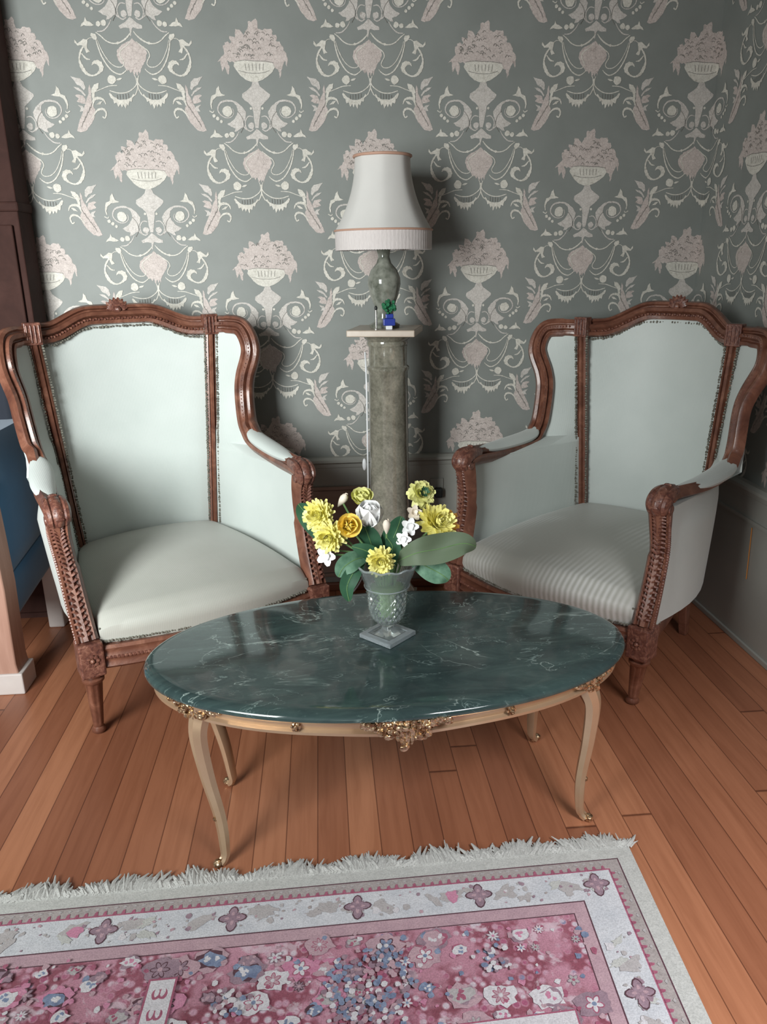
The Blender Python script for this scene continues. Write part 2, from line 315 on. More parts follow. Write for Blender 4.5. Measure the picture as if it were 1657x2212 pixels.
MOTIF_HALF = [('M',[(97,51),(80,52),(63,59),(47,72),(36,88),(38,102),(45,117),(44,131),(35,145),(48,133),(56,136),(68,145),(78,147),(74,136),(88,132),(100,123),(87,117),(77,110),(67,97),(63,83),(66,68),(78,58),(97,56)]),('L',[(120,10),(127,18),(132,35),(145,40),(149,52),(151,65),(148,78),(145,79),(146,65),(141,52),(128,42),(115,41),(100,38),(113,33),(118,21)]),('L',[(116,162),(130,152),(138,150),(142,139),(147,152),(156,159),(160,166),(148,162),(137,164),(124,164)]),('L',[(116,186),(130,184),(132,191),(123,202),(116,204),(112,195)]),('L',[(143,202),(156,200),(165,207),(175,213),(183,202),(184,211),(176,219),(162,218),(155,225),(151,240),(139,236),(147,226),(145,214)]),('L',[(123,325),(138,329),(147,340),(151,353),(137,351),(126,340)]),('L',[(11,360),(17,356),(24,366),(39,373),(62,374),(78,366),(91,353),(95,356),(90,368),(84,372),(81,385),(73,382),(69,395),(62,386),(57,397),(53,386),(45,401),(41,386),(36,391),(31,377),(25,380),(22,370)]),('B',[(153,329),(158,340),(159,355),(167,369),(174,387),(179,398),(190,420),(200,439),(210,465),(199,469),(181,465),(159,442),(147,420),(144,402),(150,391),(152,369),(151,347)]),('M',[(167,340),(170,322),(180,312),(194,310),(210,305),(199,319),(193,330),(181,335),(172,346)]),('M',[(168,360),(176,349),(188,339),(205,336),(196,344),(182,351),(171,364)]),('B',[(171,375),(177,362),(195,358),(203,361),(192,369),(200,378),(186,384),(174,385)]),('M',[(177,400),(183,392),(198,388),(189,398),(194,408),(184,407)]),('L',[(116,377),(128,379),(139,389),(125,387)]),('L',[(138,333),(145,347),(150,365),(146,380),(141,365),(137,347)])]
MOTIF_LINE = [('M',[(97,54,5.6),(114,58,5.2),(125,70,4.5),(127,84,3.7),(119,96,3.4),(105,104,3.0),(90,104,2.6),(79,97,2.2),(76,85,2.2),(80,77,1.5)]),('M',[(14,102,2.6),(27,100,3.4),(37,109,3.4),(41,122,3.4),(37,138,3.7),(25,145,3.4),(14,139,3.0)]),('M',[(63,146,1.9),(73,162,3.0),(91,177,3.8),(110,179,2.3)]),('L',[(140,84,2.2),(145,89,3.0),(155,84,3.0)]),('L',[(3,178,2.3),(14,191,4.1),(29,203,4.9),(47,211,3.8),(66,212,3.4),(85,205,3.4),(101,191,3.4),(115,181,2.3)]),('L',[(116,202,3.0),(112,223,3.8),(103,251,4.2),(88,277,4.2),(72,293,3.8),(52,300,3.8),(37,293,3.0),(28,284,1.9)]),('L',[(112,202,1.5),(103,230,2.6),(85,261,2.7),(65,277,2.7),(46,279,2.7),(37,271,2.7),(39,261,3.0),(47,247,3.0),(43,233,3.0),(27,221,3.0),(9,207,2.3)]),('L',[(127,197,1.5),(137,198,1.9),(145,204,1.9)]),('L',[(158,221,4.5),(169,237,6.1),(175,258,5.3),(170,279,10.6),(158,297,9.1),(140,304,4.6),(121,297,6.1),(109,283,13.7),(115,268,15.2),(130,266,8.4),(138,274,1.9)]),('L',[(166,241,3.0),(154,255,5.3),(141,258,1.9)]),('L',[(65,332,1.9),(92,334,2.7),(118,343,2.3),(149,354,1.9)]),('L',[(48,311,1.5),(57,314,6.1),(66,316,1.5)]),('L',[(6,303,2.3),(2,324,3.1),(13,339,3.1),(37,352,3.1),(64,354,3.1),(91,347,2.7)]),('L',[(1,310,2.3),(1,339,3.4),(11,360,3.1)]),('L',[(150,391,3.1),(144,373,8.5),(128,369,7.7),(114,374,5.4),(108,387,2.3)]),('L',[(156,427,2.3),(138,405,5.4),(119,401,6.9),(110,412,5.4),(115,427,3.9),(123,423,4.6)])]
MOTIF_DISC = [('L',97,85,16.7),('M',21,129,10.1),('L',19,77,4.1),('L',141,99,5.6),('L',130,107,5.6),('L',119,116,4.9),('L',87,155,9.0),('L',104,158,7.5),('L',49,211,4.2),('L',81,315,13.7)]
def motif_shapes(rnd):
    S = []; IX = {'B': 1, 'M': 2, 'L': 3}
    def poly(mi, pts, both=False):
        S.append((mi, pts))
        if both: S.append((mi, [(-x, v) for x, v in pts]))
    def vline(mi, pts, both=False, n=5):
        P = spl([(x, v, w) for x, v, w in pts], n); Lf, Rt = [], []
        for i, p in enumerate(P):
            t = (P[min(i+1, len(P)-1)]-P[max(i-1, 0)]); t.z = 0; t.normalize(); q = Vector((-t.y, t.x, 0)); w = max(1.5, p.z)*(1+0.18*math.sin(i*2.3))
            Lf.append(p+q*w/2); Rt.append(p-q*w/2)
        for i in range(len(P)-1): poly(mi, [(Lf[i].x, Lf[i].y), (Lf[i+1].x, Lf[i+1].y), (Rt[i+1].x, Rt[i+1].y), (Rt[i].x, Rt[i].y)], both)
    def rough(P, a):
        out = []
        for i in range(len(P)):
            p, q = P[i], P[(i+1) % len(P)]; out.append(p); l = math.hypot(q[0]-p[0], q[1]-p[1]); m = int(l/7)
            for k in range(m): t = (k+1)/(m+1); out.append((lerp(p[0], q[0], t)+rnd.uniform(-a, a), lerp(p[1], q[1], t)+rnd.uniform(-a, a)))
        return out
    for k, P in MOTIF_FULL: poly(IX[k], rough(P, 1.6 if k == 'B' else .5))
    for k, P in MOTIF_HALF:
        S.append((IX[k], rough(P, .9))); S.append((IX[k], rough([(-x, v) for x, v in P], .9)))
    for k, P in MOTIF_LINE: vline(IX[k], P, True)
    for k, x, v, r in MOTIF_DISC: poly(IX[k], [(x+r*(1+rnd.uniform(-.12, .12))*math.cos(a), v+r*(1+rnd.uniform(-.12, .12))*math.sin(a)) for a in [2*PI*q/11 for q in range(11)]], True)
    DU = 4
    for c in range(46):
        a = rnd.uniform(0.1, PI-0.1); q = math.sqrt(rnd.random())*84; cx, cv = q*math.cos(a)*1.08, -66-q*math.sin(a)
        vline(DU, [(cx-5, cv+rnd.uniform(-4, 4), .8), (cx, cv-4, 1.1), (cx+5, cv+rnd.uniform(-3, 5), .8)], n=2)
    vline(DU, [(-62, -60, .7), (-30, -64, 1.1), (0, -62, 1.1), (34, -61, 1.1), (62, -57, .7)]); vline(DU, [(-52, -34, .5), (-20, -27, 1.2), (22, -27, 1.2), (48, -34, .5)])
    for x in range(-30, 36, 12): vline(DU, [(x, -54, .4), (x*.9, -34, .9)], n=2)
    vline(DU, [(64, 86, .6), (50, 104, 1.4), (46, 128, 1.6), (58, 150, .6)], True)
    for x in range(0, 5): vline(DU, [(33+9*x, 355+x, .6), (33+9*x, 372, 1.2)], True, n=2)
    for x in range(5): vline(DU, [(150+9*x, 380+14*x, .5), (158+9*x, 398+14*x, 1.3)], True, n=2)
    return S
def clip(poly, axis, lim, keep_less):
    out = []
    for i in range(len(poly)):
        a, b = poly[i], poly[(i+1) % len(poly)]
        ia = (a[axis] <= lim) == keep_less or a[axis] == lim; ib = (b[axis] <= lim) == keep_less or b[axis] == lim
        if ia: out.append(a)
        if ia != ib:
            t = (lim-a[axis])/(b[axis]-a[axis]); out.append((a[0]+(b[0]-a[0])*t, a[1]+(b[1]-a[1])*t))
    return out
back = bmesh.new(); right = bmesh.new()
box(back, -2.6, XC+0.1, D, D+0.1, 0, 2.6); box(right, XC, XC+0.1, -1.4, D, 0, 2.6)
for i in range(-3, 10):
    cx = -0.561+0.379*i
    for j in range(-2, 3):
        zb = 1.494+(0.3223 if i % 2 else 0)-0.6446*j-0.0
        if zb > 3.1 or zb < 0.1: continue
        shapes = motif_shapes(random.Random(100+i*7+j))
        lift = {1: 0.0006, 2: 0.0010, 3: 0.0016, 4: 0.0022}; nn = 0
        for mi, P in shapes:
            nn += 1
            Q = [(cx+x*.001, zb-v*.001) for x, v in P]
            Q = clip(Q, 1, RAIL-0.02, False)
            if len(Q) < 3: continue
            dd = lift[mi]+(nn % 13)*0.00004
            for bmx, less, fn in ((back, True, lambda x, z: (x, D-dd, z)), (right, False, lambda x, z: (XC-dd, D-(x-XC), z))):
                q = clip(Q, 0, XC, less)
                if len(q) < 3: continue
                if max(p[1] for p in q) > 2.59: continue
                if max(p[0] for p in q)-min(p[0] for p in q) < 1e-5: continue
                f = bmx.faces.new([bmx.verts.new(fn(*p)) for p in q]); f.material_index = mi
for nm, bmx in (('wall_back', back), ('wall_right', right)):
    bmx.normal_update()
    for f in bmx.faces:
        if f.material_index and f.normal.dot(Vector((0, -1, 0)) if nm == 'wall_back' else Vector((-1, 0, 0))) < 0: f.normal_flip()
    me = bpy.data.meshes.new(nm); bmx.to_mesh(me); bmx.free()
    for k in ('paper', 'bloom', 'motif', 'line', 'dusk'): me.materials.append(M[k])
    o = bpy.data.objects.new(nm, me); COL.objects.link(o); struct(o)

# wainscot, rail, skirting
def prof_run(name, prof, a, b, out, mats):
    bm = bmesh.new(); a, b = Vector(a), Vector(b)
    sweep(bm, [a, b], prof, out); return struct(build(name, bm, mats, smooth=False))
struct(slabobj('trim_1', (-2.6, XC-0.012, D-0.012, D+0.001, 0.0, 0.515), 'wains'))
struct(slabobj('trim_2', (XC-0.012, XC+0.001, -1.4, D, 0.0, 0.515), 'wains'))
def rail(name, x0, x1, y0, y1, alongx):
    bm = bmesh.new(); P = [(0, 0.548), (0.018, 0.546), (0.030, 0.538), (0.030, 0.528), (0.016, 0.520), (0.014, 0.506), (0.008, 0.498), (0, 0.498)]
    A = []; B = []
    for d, z in P:
        if alongx: A.append(bm.verts.new((x0, D-d, z))); B.append(bm.verts.new((x1-d, D-d, z)))
        else: A.append(bm.verts.new((XC-d, y0, z))); B.append(bm.verts.new((XC-d, y1-d, z)))
    n = len(P)
    for k in range(n): bm.faces.new((A[k], A[(k+1) % n], B[(k+1) % n], B[k]))
    bm.faces.new(A); bm.faces.new(B[::-1]); return struct(build(name, bm, 'wains', smooth=False))
rail('trim_3', -2.6, XC, 0, 0, True); rail('trim_4', 0, 0, -1.4, D, False)
def panel(name, x0, x1, z0, z1, mk):
    bm = bmesh.new(); y = D-0.012
    box(bm, x0+0.016, x1-0.016, y-0.004, y+0.001, z0+0.016, z1-0.016)
    for b in ((x0, x1, z1-0.014, z1), (x0, x1, z0, z0+0.014), (x0, x0+0.014, z0, z1), (x1-0.014, x1, z0, z1)): box(bm, b[0], b[1], y-0.009, y+0.001, b[2], b[3])
    return struct(build(name, bm, mk, smooth=False, bevel=0.002))
panel('trim_5', -0.75, 0.19, 0.06, 0.432, 'panelw'); panel('trim_6', 0.505, 1.32, 0.06, 0.440, 'panelw')
# right wall frame moulding line
bm = bmesh.new(); box(bm, XC-0.018, XC-0.011, -1.2, D-0.05, 0.425, 0.435); struct(build('trim_7', bm, 'wains', smooth=False))
bm = bmesh.new(); box(bm, -2.6, XC-0.012, D-0.028, D-0.011, 0, 0.035); struct(build('baseboard_back', bm, 'base', smooth=False, bevel=0.006))
bm = bmesh.new(); box(bm, XC-0.02, XC-0.011, -1.4, D-0.028, 0, 0.02); struct(build('baseboard_right', bm, 'wains', smooth=False, bevel=0.003))

# dark cabinet at the left edge
def cabinet():
    r = empty('wardrobe', (-1.4, 2.735, 0), 0, 'tall dark brown wooden cabinet against patterned wall at left edge', 'cabinet')
    bm = bmesh.new(); box(bm, -0.45, 0.45, -0.02, 0.105, 0.02, 2.5); build('body', bm, 'dwood', r, False, 0.004)
    for z in (1.42, 2.3):
        bm = bmesh.new(); box(bm, -0.458, 0.456, -0.028, 0.105, z, z+0.03); build('moulding', bm, 'dwood', r, False, 0.006)
    for s in (-1, 1):
        bm = bmesh.new(); box(bm, min(0.01*s, 0.43*s), max(0.01*s, 0.43*s), -0.034, -0.021, 0.1, 1.38); d = build('door', bm, 'dwood', r, False, 0.004)
        bm = bmesh.new(); ball(bm, (0.05*s, -0.042, 0.8), 0.012); build('knob', bm, 'brass', d)
    bm = bmesh.new(); box(bm, -0.45, 0.45, -0.02, 0.105, 0.0, 0.02); build('plinth', bm, 'dwood', r, False)
cabinet()

# blue armchair at the left edge
def blue_chair():
    r = empty('blue_armchair', (-1.31, 2.42, 0), 0, 'petrol blue upholstered armchair with pale wooden posts, cut off by left edge', 'armchair')
    for s in (-1, 1):
        bm = bmesh.new()
        prof = [(0.04, 0.0), (0.046, 0.015), (0.04, 0.05), (0.034, 0.1), (0.036, 0.2), (0.04, 0.34), (0.036, 0.5), (0.032, 0.62), (0.03, 0.66)]
        rows = []
        for h, z in prof:
            x = 0.31*s; rows.append([Vector((x-h, -0.225-0.03, z)), Vector((x+h, -0.225-0.03, z)), Vector((x+h, -0.165, z)), Vector((x-h, -0.165, z)), Vector((x-h, -0.255, z))])
        grid(bm, rows); bmesh.ops.remove_doubles(bm, verts=bm.verts, dist=1e-4); bmesh.ops.holes_fill(bm, edges=bm.edges)
        p = build('leg', bm, 'lwood', r, True, 0.004)
        bm = bmesh.new(); box(bm, 0.31*s-0.05, 0.31*s+0.05, -0.262, -0.158, 0.0, 0.07); build('foot_tip', bm, 'pale', p, False, 0.004)
        bm = bmesh.new(); box(bm, 0.31*s-0.028, 0.31*s+0.028, 0.20, 0.25, 0.0, 0.24); build('leg', bm, 'pale', r, False, 0.006)
        # side panel: upper bulge and lower border with a fold between
        for nm, z0, z1, bul in (('side_panel', 0.33, 0.775, 0.03), ('lower_panel', 0.19, 0.325, 0.012)):
            bm = bmesh.new(); ri, rq = [], []
            for i in range(13):
                t = i/12; z = lerp(z0, z1, t); a, b = [], []
                for k in range(9):
                    u = k/8; y = lerp(-0.195, 0.25, u); w = bul*(math.sin(PI*t)**0.4)*(math.sin(PI*u)**0.4)
                    zz = z+0.05*u*(1-t if nm == 'side_panel' else 1)
                    a.append(Vector((s*(0.315+w), y, zz))); b.append(Vector((s*(0.24-w*0.6), y, zz)))
                ri.append(a); rq.append(b)
            slab(bm, ri, rq); build(nm, bm, 'blue', r)
    bm = bmesh.new(); box(bm, -0.24, 0.24, -0.22, 0.22, 0.22, 0.45); build('seat', bm, 'blue', r, True, 0.03)
    bm = bmesh.new(); box(bm, -0.3, 0.3, 0.17, 0.240, 0.24, 0.93); build('backrest', bm, 'navy', r, True, 0.03)
blue_chair()

# ------------------------------------------------------------------ bergere armchairs
def bergere(loc, rz, P, label, seatmat='fabseat'):
    root = empty('wing_armchair', loc, rz, label, 'armchair', 'pair of pale wing armchairs with carved frames')
    V = {k: Vector(v) for k, v in P.items()}
    V['foot'].z = 0
    def mir(p, s): return Vector((p.x*s, p.y, p.z))
    zb = V['block'].z
    seat_z = V['seatc'].z
    FRAME = [(-0.028, -0.016), (-0.030, 0.004), (-0.024, 0.013), (-0.017, 0.014), (-0.014, 0.006), (-0.011, 0.006), (-0.006, 0.018), (0.004, 0.019), (0.009, 0.008), (0.012, 0.008), (0.017, 0.013), (0.026, 0.010), (0.028, -0.004), (0.024, -0.016)]
    # --- top rail
    st, cr = V['stilet'], V['crest']
    def toprail(x):   # x in [-st.x, st.x] -> point
        u = abs(x)/st.x; h = (1-u*u)**1.0; q_ = min(1, max(0, (u-.32)/.52)); bumpz = 1-q_*q_*(3-2*q_)
        return Vector((x, lerp(cr.y, st.y, u*u), lerp(st.z, cr.z, bumpz)))
    pts = [toprail(lerp(-st.x, st.x, k/32)) for k in range(33)]
    bm = bmesh.new(); sweep(bm, pts, FRAME, Vector((0, -1, 0.25)), lambda i: 1.12); tr = build('top_rail', bm, 'wood', root)
    bm = bmesh.new()                                                   # leaf carving and beads on the rail
    for k in range(1, 60):
        p = toprail(lerp(-st.x, st.x, k/60)); p = p+Vector((0, -0.019, -0.012 if k % 2 else -0.010)); ball(bm, p, 0.0042, (1.2, 1, 1), 5, 4)
    build('carved_beading', bm, 'carve', tr)
    bm = bmesh.new(); c = toprail(0)+Vector((0, -0.004, 0.026))
    for a in range(-70, 71, 20):
        d = Vector((math.sin(math.radians(a)), 0, math.cos(math.radians(a))))
        sweep(bm, [c+Vector((0, 0, -0.014))+d*0.042*t for t in (0, .25, .5, .75, 1)], circ(0.0095, 6), Vector((0, -1, 0)), lambda i: (0.5, 1.0, 1.2, .9, .2)[i])
    ball(bm, c+Vector((0, -0.008, -0.010)), 0.012); build('crest_carving', bm, 'carve', root)
    # --- back panel
    sb = V['stileb']
    def backpt(u, v, out=0.0):
        x = lerp(sb.x, st.x, v)*u; b = Vector((x, lerp(sb.y, st.y, v), lerp(sb.z-0.07, st.z, v)))
        t = toprail(st.x*u); b.z = lerp(sb.z-0.07, t.z-0.012, v)
        b.y += (t.y-st.y)*(v**0.7)*0.9+(0.03*(1-u*u))*(1-v)
        b.y -= 0.012*((1-u**8)*(1-v**10))-0.006
        b.y += out; return b
    bm = bmesh.new(); us = [lerp(-0.97, 0.97, k/24) for k in range(25)]; vs = [k/24 for k in range(25)]
    slab(bm, [[backpt(u, v) for u in us] for v in vs], [[backpt(u, v, 0.035) for u in us] for v in vs]); build('back_panel', bm, 'fab', root)
    def gimp(name, pts, r=0.0043, step=0.0075, parent=root):
        bm = bmesh.new(); acc = 0; rr = random.Random(len(pts))
        for a, b in zip(pts, pts[1:]):
            l = (b-a).length; n = max(1, int(l/step))
            for k in range(n):
                p = a.lerp(b, k/n)+Vector((rr.uniform(-1, 1), rr.uniform(-1, 1), rr.uniform(-1, 1)))*0.0012; ball(bm, p, r*rr.uniform(.7, 1.2), (1, 1, 1), 5, 3)
        return build(name, bm, 'gimp', parent)
    gimp('gimp_trim', [toprail(lerp(-st.x*.93, st.x*.93, k/24))+Vector((0, -0.012, -0.036)) for k in range(25)], 0.0045, 0.008)
    for s in (-1, 1):
        # stile with grooves
        a, b = mir(sb, s), mir(st, s); a = a.copy(); a.z -= 0.06
        path = [a.lerp(b, k/10)+Vector((0, -0.010, 0)) for k in range(11)]
        bm = bmesh.new(); sweep(bm, path, [(-.017, -.014), (-.017, .006), (-.011, .010), (-.009, .004), (-.004, .014), (.004, .014), (.009, .004), (.011, .010), (.017, .006), (.017, -.014)], Vector((0, -1, 0)), lambda i: 1.0); build('stile', bm, 'wood', root)
        gimp('gimp_trim', [p+Vector((-0.021*s, -0.007, 0)) for p in path]); gimp('gimp_trim', [p+Vector((lerp(.009, .020, i/10)*s, lerp(-.028, -.013, min(1, i/7)), 0)) for i, p in enumerate(path)])
        # corner block with carved rosette
        bm = bmesh.new(); c = b+Vector((0, -0.012, 0.004)); box(bm, c.x-0.024, c.x+0.024, c.y-0.016, c.y+0.02, c.z-0.032, c.z+0.034)
        for k in range(4): box(bm, c.x-0.02+0.0115*k, c.x-0.015+0.0115*k, c.y-0.02, c.y-0.014, c.z-0.026, c.z+0.028)
        build('corner_block', bm, 'carve', root, False, 0.006)
        # wing and arm frame
        wt, wm, aj, kn = V['wingt'], V['wingmid'], V['armj'], V['knuck']
        ctrl = [st, Vector((lerp(st.x, wt.x, .55), lerp(st.y, wt.y, .35), st.z+0.002)), Vector((wt.x-0.006, lerp(st.y, wt.y, .75), lerp(wt.z, st.z, .62))), Vector((wt.x+0.004, wt.y-0.008, wt.z-0.05)), wm.lerp(wt, 0.3), wm, Vector((lerp(wm.x, aj.x, .5), lerp(wm.y, aj.y, .25), lerp(wm.z, aj.z, .55))), Vector((aj.x, lerp(aj.y, wm.y, .3), aj.z+0.035)), aj+Vector((0, -0.03, 0.006)), Vector((lerp(aj.x, kn.x, .5)+0.006, lerp(aj.y, kn.y, .5), lerp(aj.z, kn.z, .5)-0.006)), kn+Vector((0, 0.03, 0)), kn+Vector((0, -0.012, -0.006))]
        fr = [mir(p, s) for p in spl(ctrl, 7)]; nF = len(fr)
        def ref(i):
            t = i/(nF-1)
            a = Vector((-0.25*s, -1, 0.25)); b = Vector((-0.75*s, -0.75, 0.1)); c = Vector((-0.55*s, -0.1, 0.85))
            return a.lerp(b, min(1, t*3)) if t < .62 else b.lerp(c, min(1, (t-.62)*6))
        bm = bmesh.new(); sweep(bm, fr, FRAME, ref, lambda i: 1.1 if i > 6 else 1.0); wf = build('wing_frame', bm, 'wood', root)
        bm = bmesh.new()
        for i in range(4, int(nF*.7), 1): 
            q = fr[i].lerp(fr[i+1], .5); rf = ref(i).normalized(); ball(bm, q+rf*0.018, 0.0045, (1, 1, 1), 5, 3)
        build('carved_beading', bm, 'carve', wf)
        # hand rest knuckle + arm support
        k0 = mir(kn, s); bl = mir(V['block'], s)
        bm = bmesh.new(); path = [k0+Vector((0, 0.045, 0.012)), k0+Vector((0, 0.01, 0.014)), k0+Vector((0, -0.022, 0.006)), k0+Vector((0, -0.038, -0.014)), k0+Vector((0, -0.030, -0.034))]
        KP = [(-1, -.45), (-1.05, .1), (-.85, .42), (-.6, .5), (-.45, .38), (-.15, .62), (.15, .62), (.45, .38), (.6, .5), (.85, .42), (1.05, .1), (1, -.45)]
        kp = spl(path, 5); nk = len(kp); sweep(bm, kp, KP, lambda i: Vector((0, -0.2-1.6*(i/nk)**1.5, 1-1.1*i/nk)), lambda i: 0.024+0.008*math.sin(i/nk*PI))
        vc = kp[-1]+Vector((0, 0.012, 0.006))
        for e in (-1, 1): bmesh.ops.create_cone(bm, cap_ends=True, segments=16, radius1=0.017, radius2=0.012, depth=0.012, matrix=Matrix.Translation(vc+Vector((0.026*e, 0, 0.004))) @ Matrix.Rotation(e*PI/2, 4, 'Y'))
        for k in range(5): ball(bm, kp[4+3*k]+Vector((0, -0.012*k/4-0.004, 0.017-0.016*k/4)), 0.0075, (1.7, .8, .7), 6, 4)
        build('hand_rest', bm, 'carve', root)
        sp = spl([k0+Vector((0, -0.020, -0.02)), k0+Vector((0, -0.008, -0.07)), k0.lerp(bl, .42)+Vector((0, 0.022, 0)), k0.lerp(bl, .72)+Vector((0, 0.016, 0)), bl+Vector((0, 0, 0.01))], 7)
        nS = len(sp); SP = [(-.028, -.024), (-.030, .010), (-.024, .020), (-.019, .018), (-.016, .009), (-.012, .009), (-.006, .024), (.006, .024), (.012, .009), (.016, .009), (.019, .018), (.024, .020), (.030, .010), (.028, -.024)]
        bm = bmesh.new(); sweep(bm, sp, SP, Vector((0.25*s, -1, 0.1)), lambda i: 0.78+0.22*abs(math.cos(PI*i/nS)) if i < nS/2 else 0.8+0.2*i/nS)
        su = build('arm_support', bm, 'wood', root)
        bm = bmesh.new()
        for i in range(5, nS-2):                                        # acanthus leaves running down the support
            p = sp[i]+Vector((0.004*s, -0.019, 0))
            for e in (-1, 1):
                sweep(bm, [p, p+Vector((0.012*e, -0.003, 0.010)), p+Vector((0.021*e, 0.0, 0.008))], circ(0.0045, 5), Vector((0, -1, 0)), lambda k: (.8, 1.1, .4)[k])
        build('acanthus_carving', bm, 'carve', su)
        bm = bmesh.new(); 
        for i in range(4, nS-1): 
            for h in (0, .5):
                q = sp[i].lerp(sp[min(i+1, nS-1)], h); ball(bm, q+Vector((0.027*s, -0.004, 0)), 0.0055, (1, 1, .9), 6, 4)
        build('nail_trim', bm, 'carve', su)
        # arm pad
        ii = [i for i, p in enumerate(fr) if kn.y+0.055 < p.y < aj.y+0.015 and p.z < aj.z+0.035 and i > nF*.5]
        if len(ii) > 2:
            pp = [fr[i] for i in ii]; bm = bmesh.new(); nP = len(pp)
            pp = spl(pp, 3); nP = len(pp)
            sweep(bm, [p+Vector((0.004*s, 0, 0.012)) for p in pp], circ(1, 14, 0.6), Vector((0, 0, 1)), lambda i: 0.034*max(.25, math.sin(PI*min(1, max(0, (i+.6)/(nP+.2))))**.35))
            build('arm_pad', bm, 'fab', root)
        # side panel (inner and outer cloth) below wing and arm
        fz = sorted([(p.z, p) for i, p in enumerate(fr) if i >= 10 and p.z > aj.z+0.02], key=lambda t: t[0])
        def front(z):
            if z > zk+0.001:
                if z < fz[0][0]: return fz[0][1]
                for (z0, p0), (z1, p1) in zip(fz, fz[1:]):
                    if z0 <= z <= z1: return p0.lerp(p1, (z-z0)/(z1-z0+1e-6))
                return (fz[-1][1] if z > fz[-1][0] else fz[0][1])
            for p0, p1 in zip(sp, sp[1:]):
                if p1.z <= z <= p0.z: return p0.lerp(p1, (p0.z-z)/(p0.z-p1.z+1e-6))
            return sp[0] if z > sp[0].z else sp[-1]
        def bk(z): t = (z-a.z)/(b.z-a.z); return a+(b-a)*t
        zk = min(kn.z, aj.z)-0.014; z_lo = zb+0.002; zs = [lerp(z_lo, zk, k/10) for k in range(11)]
        zs2 = [lerp(zk-0.003, min(b.z, fz[-1][0])-0.004, k/16) for k in range(17)]
        ri, rq = [], []; nl = len(zs)
        for z in zs+zs2:
            f = front(z); bb = bk(z); A, B = [], []
            f = f+Vector((0, 0.004, 0))
            if z in zs and z > kn.z-0.05: f = f+Vector((0, 0.014, 0))
            wv = 1 if z < zk+.001 else max(0, 1-(z-zk)/.13)
            for k in range(11):
                u = k/10; p = bb.lerp(f, u); p.z = z; curve = math.sin(PI*u)
                cy = math.sin(PI*min(1, max(0, (p.y-bb.y)/(kn.y-bb.y)))); p.x += s*(0.026*(cy*wv+curve*(1-wv)*.3))+s*0.002; B.append(p+Vector((s*(0.020+0.024*cy*(min(1, (zk-z)/.07) if z <= zk else 0)), 0.006, 0)))
                A.append(p+Vector((-s*0.010*curve, -0.002*curve, 0)))
            ri.append(A); rq.append(B)
        bm = bmesh.new(); slab(bm, ri[:nl], rq[:nl]); slab(bm, ri[nl:], rq[nl:]); build('side_panel', bm, 'fab', root)
        # front leg
        bl0 = mir(V['block'], s); ft = mir(V['foot'], s)
        bm = bmesh.new(); box(bm, bl0.x-0.032, bl0.x+0.032, bl0.y-0.030, bl0.y+0.034, zb-0.085, zb+0.012)
        lk = build('leg_block', bm, 'carve', root, False, 0.005)
        bm = bmesh.new(); 
        for a8 in range(8): ball(bm, Vector((bl0.x+0.013*math.cos(a8*PI/4), bl0.y-0.031, zb-0.035+0.013*math.sin(a8*PI/4))), 0.0065, (1, .6, 1), 6, 4)
        ball(bm, Vector((bl0.x, bl0.y-0.032, zb-0.035)), 0.007); build('rosette', bm, 'carve', lk)
        zt = zb-0.083; bm = bmesh.new(); ax = Vector(((bl0.x-ft.x)/zt, (bl0.y-ft.y)/zt, 0))
        fl = lambda a_, z: 1-0.10*(0.5+0.5*math.cos(a_*8)) if 0.035 < z < zt-0.03 else 1
        lathe(bm, [(0.014, 0), (0.019, 0.006), (0.019, 0.016), (0.0135, 0.024), (0.0145, 0.034), (0.015, 0.036), (0.0235, zt-0.032), (0.025, zt-0.03), (0.029, zt-0.024), (0.029, zt-0.016), (0.022, zt-0.012), (0.030, zt)], 48, (ft.x, ft.y, 0), fl, ax)
        build('leg', bm, 'wood', root)
        # rear leg
        bm = bmesh.new(); rx, ry = sb.x*.86*s, sb.y-0.01
        sweep(bm, [Vector((rx, ry, zb)), Vector((rx, ry+0.01, zb*.6)), Vector((rx+0.01*s, ry+0.02, 0.0))], [(-.02, -.02), (-.02, .02), (.02, .02), (.02, -.02)], Vector((0, -1, 0)), lambda i: (1, .85, .65)[i]); build('leg', bm, 'wood', root, False, 0.003)
        # side rail
        bm = bmesh.new(); pth = spl([Vector((rx, ry, zb-0.03)), Vector(((rx+bl0.x)/2+0.02*s, (ry+bl0.y)/2, zb-0.033)), Vector((bl0.x, bl0.y+0.02, zb-0.035))], 6)
        sweep(bm, pth, [(-.03, -.014), (-.03, .012), (-.018, .016), (.0, .012), (.02, .016), (.032, .012), (.032, -.014)], Vector((s, 0, 0))); build('side_rail', bm, 'wood', root)
        gimp('gimp_trim', [p+Vector((0.02*s, 0, 0.036)) for p in pth], 0.004, 0.009)
    # front rail, back rail
    b0 = V['block']; bow = lambda u: 0.055*(1-u*u)
    def fpt(u, z, o=0): return Vector((b0.x*u, b0.y-bow(u)+0.008-o, z))
    pth = [fpt(lerp(-1, 1, k/24), zb-0.04) for k in range(25)]
    bm = bmesh.new(); sweep(bm, pth, [(-.032, -.02), (-.034, .012), (-.026, .018), (-.016, .012), (-.010, .012), (.0, .018), (.010, .012), (.016, .012), (.026, .018), (.034, .010), (.034, -.02)], Vector((0, -1, 0))); frl = build('front_rail', bm, 'wood', root)
    bm = bmesh.new()
    for k in range(2, 69): ball(bm, fpt(lerp(-1, 1, k/70), zb-0.04, 0.017), 0.0048, (1.3, .8, 1), 5, 4)
    build('carved_beading', bm, 'carve', frl)
    bm = bmesh.new(); box(bm, -sb.x, sb.x, sb.y+0.01, sb.y+0.05, zb-0.07, zb+0.05); build('back_rail', bm, 'wood', root, False, 0.003)
    # seat cushion
    bm = bmesh.new(); rows = []; sx = V['seatc'].x
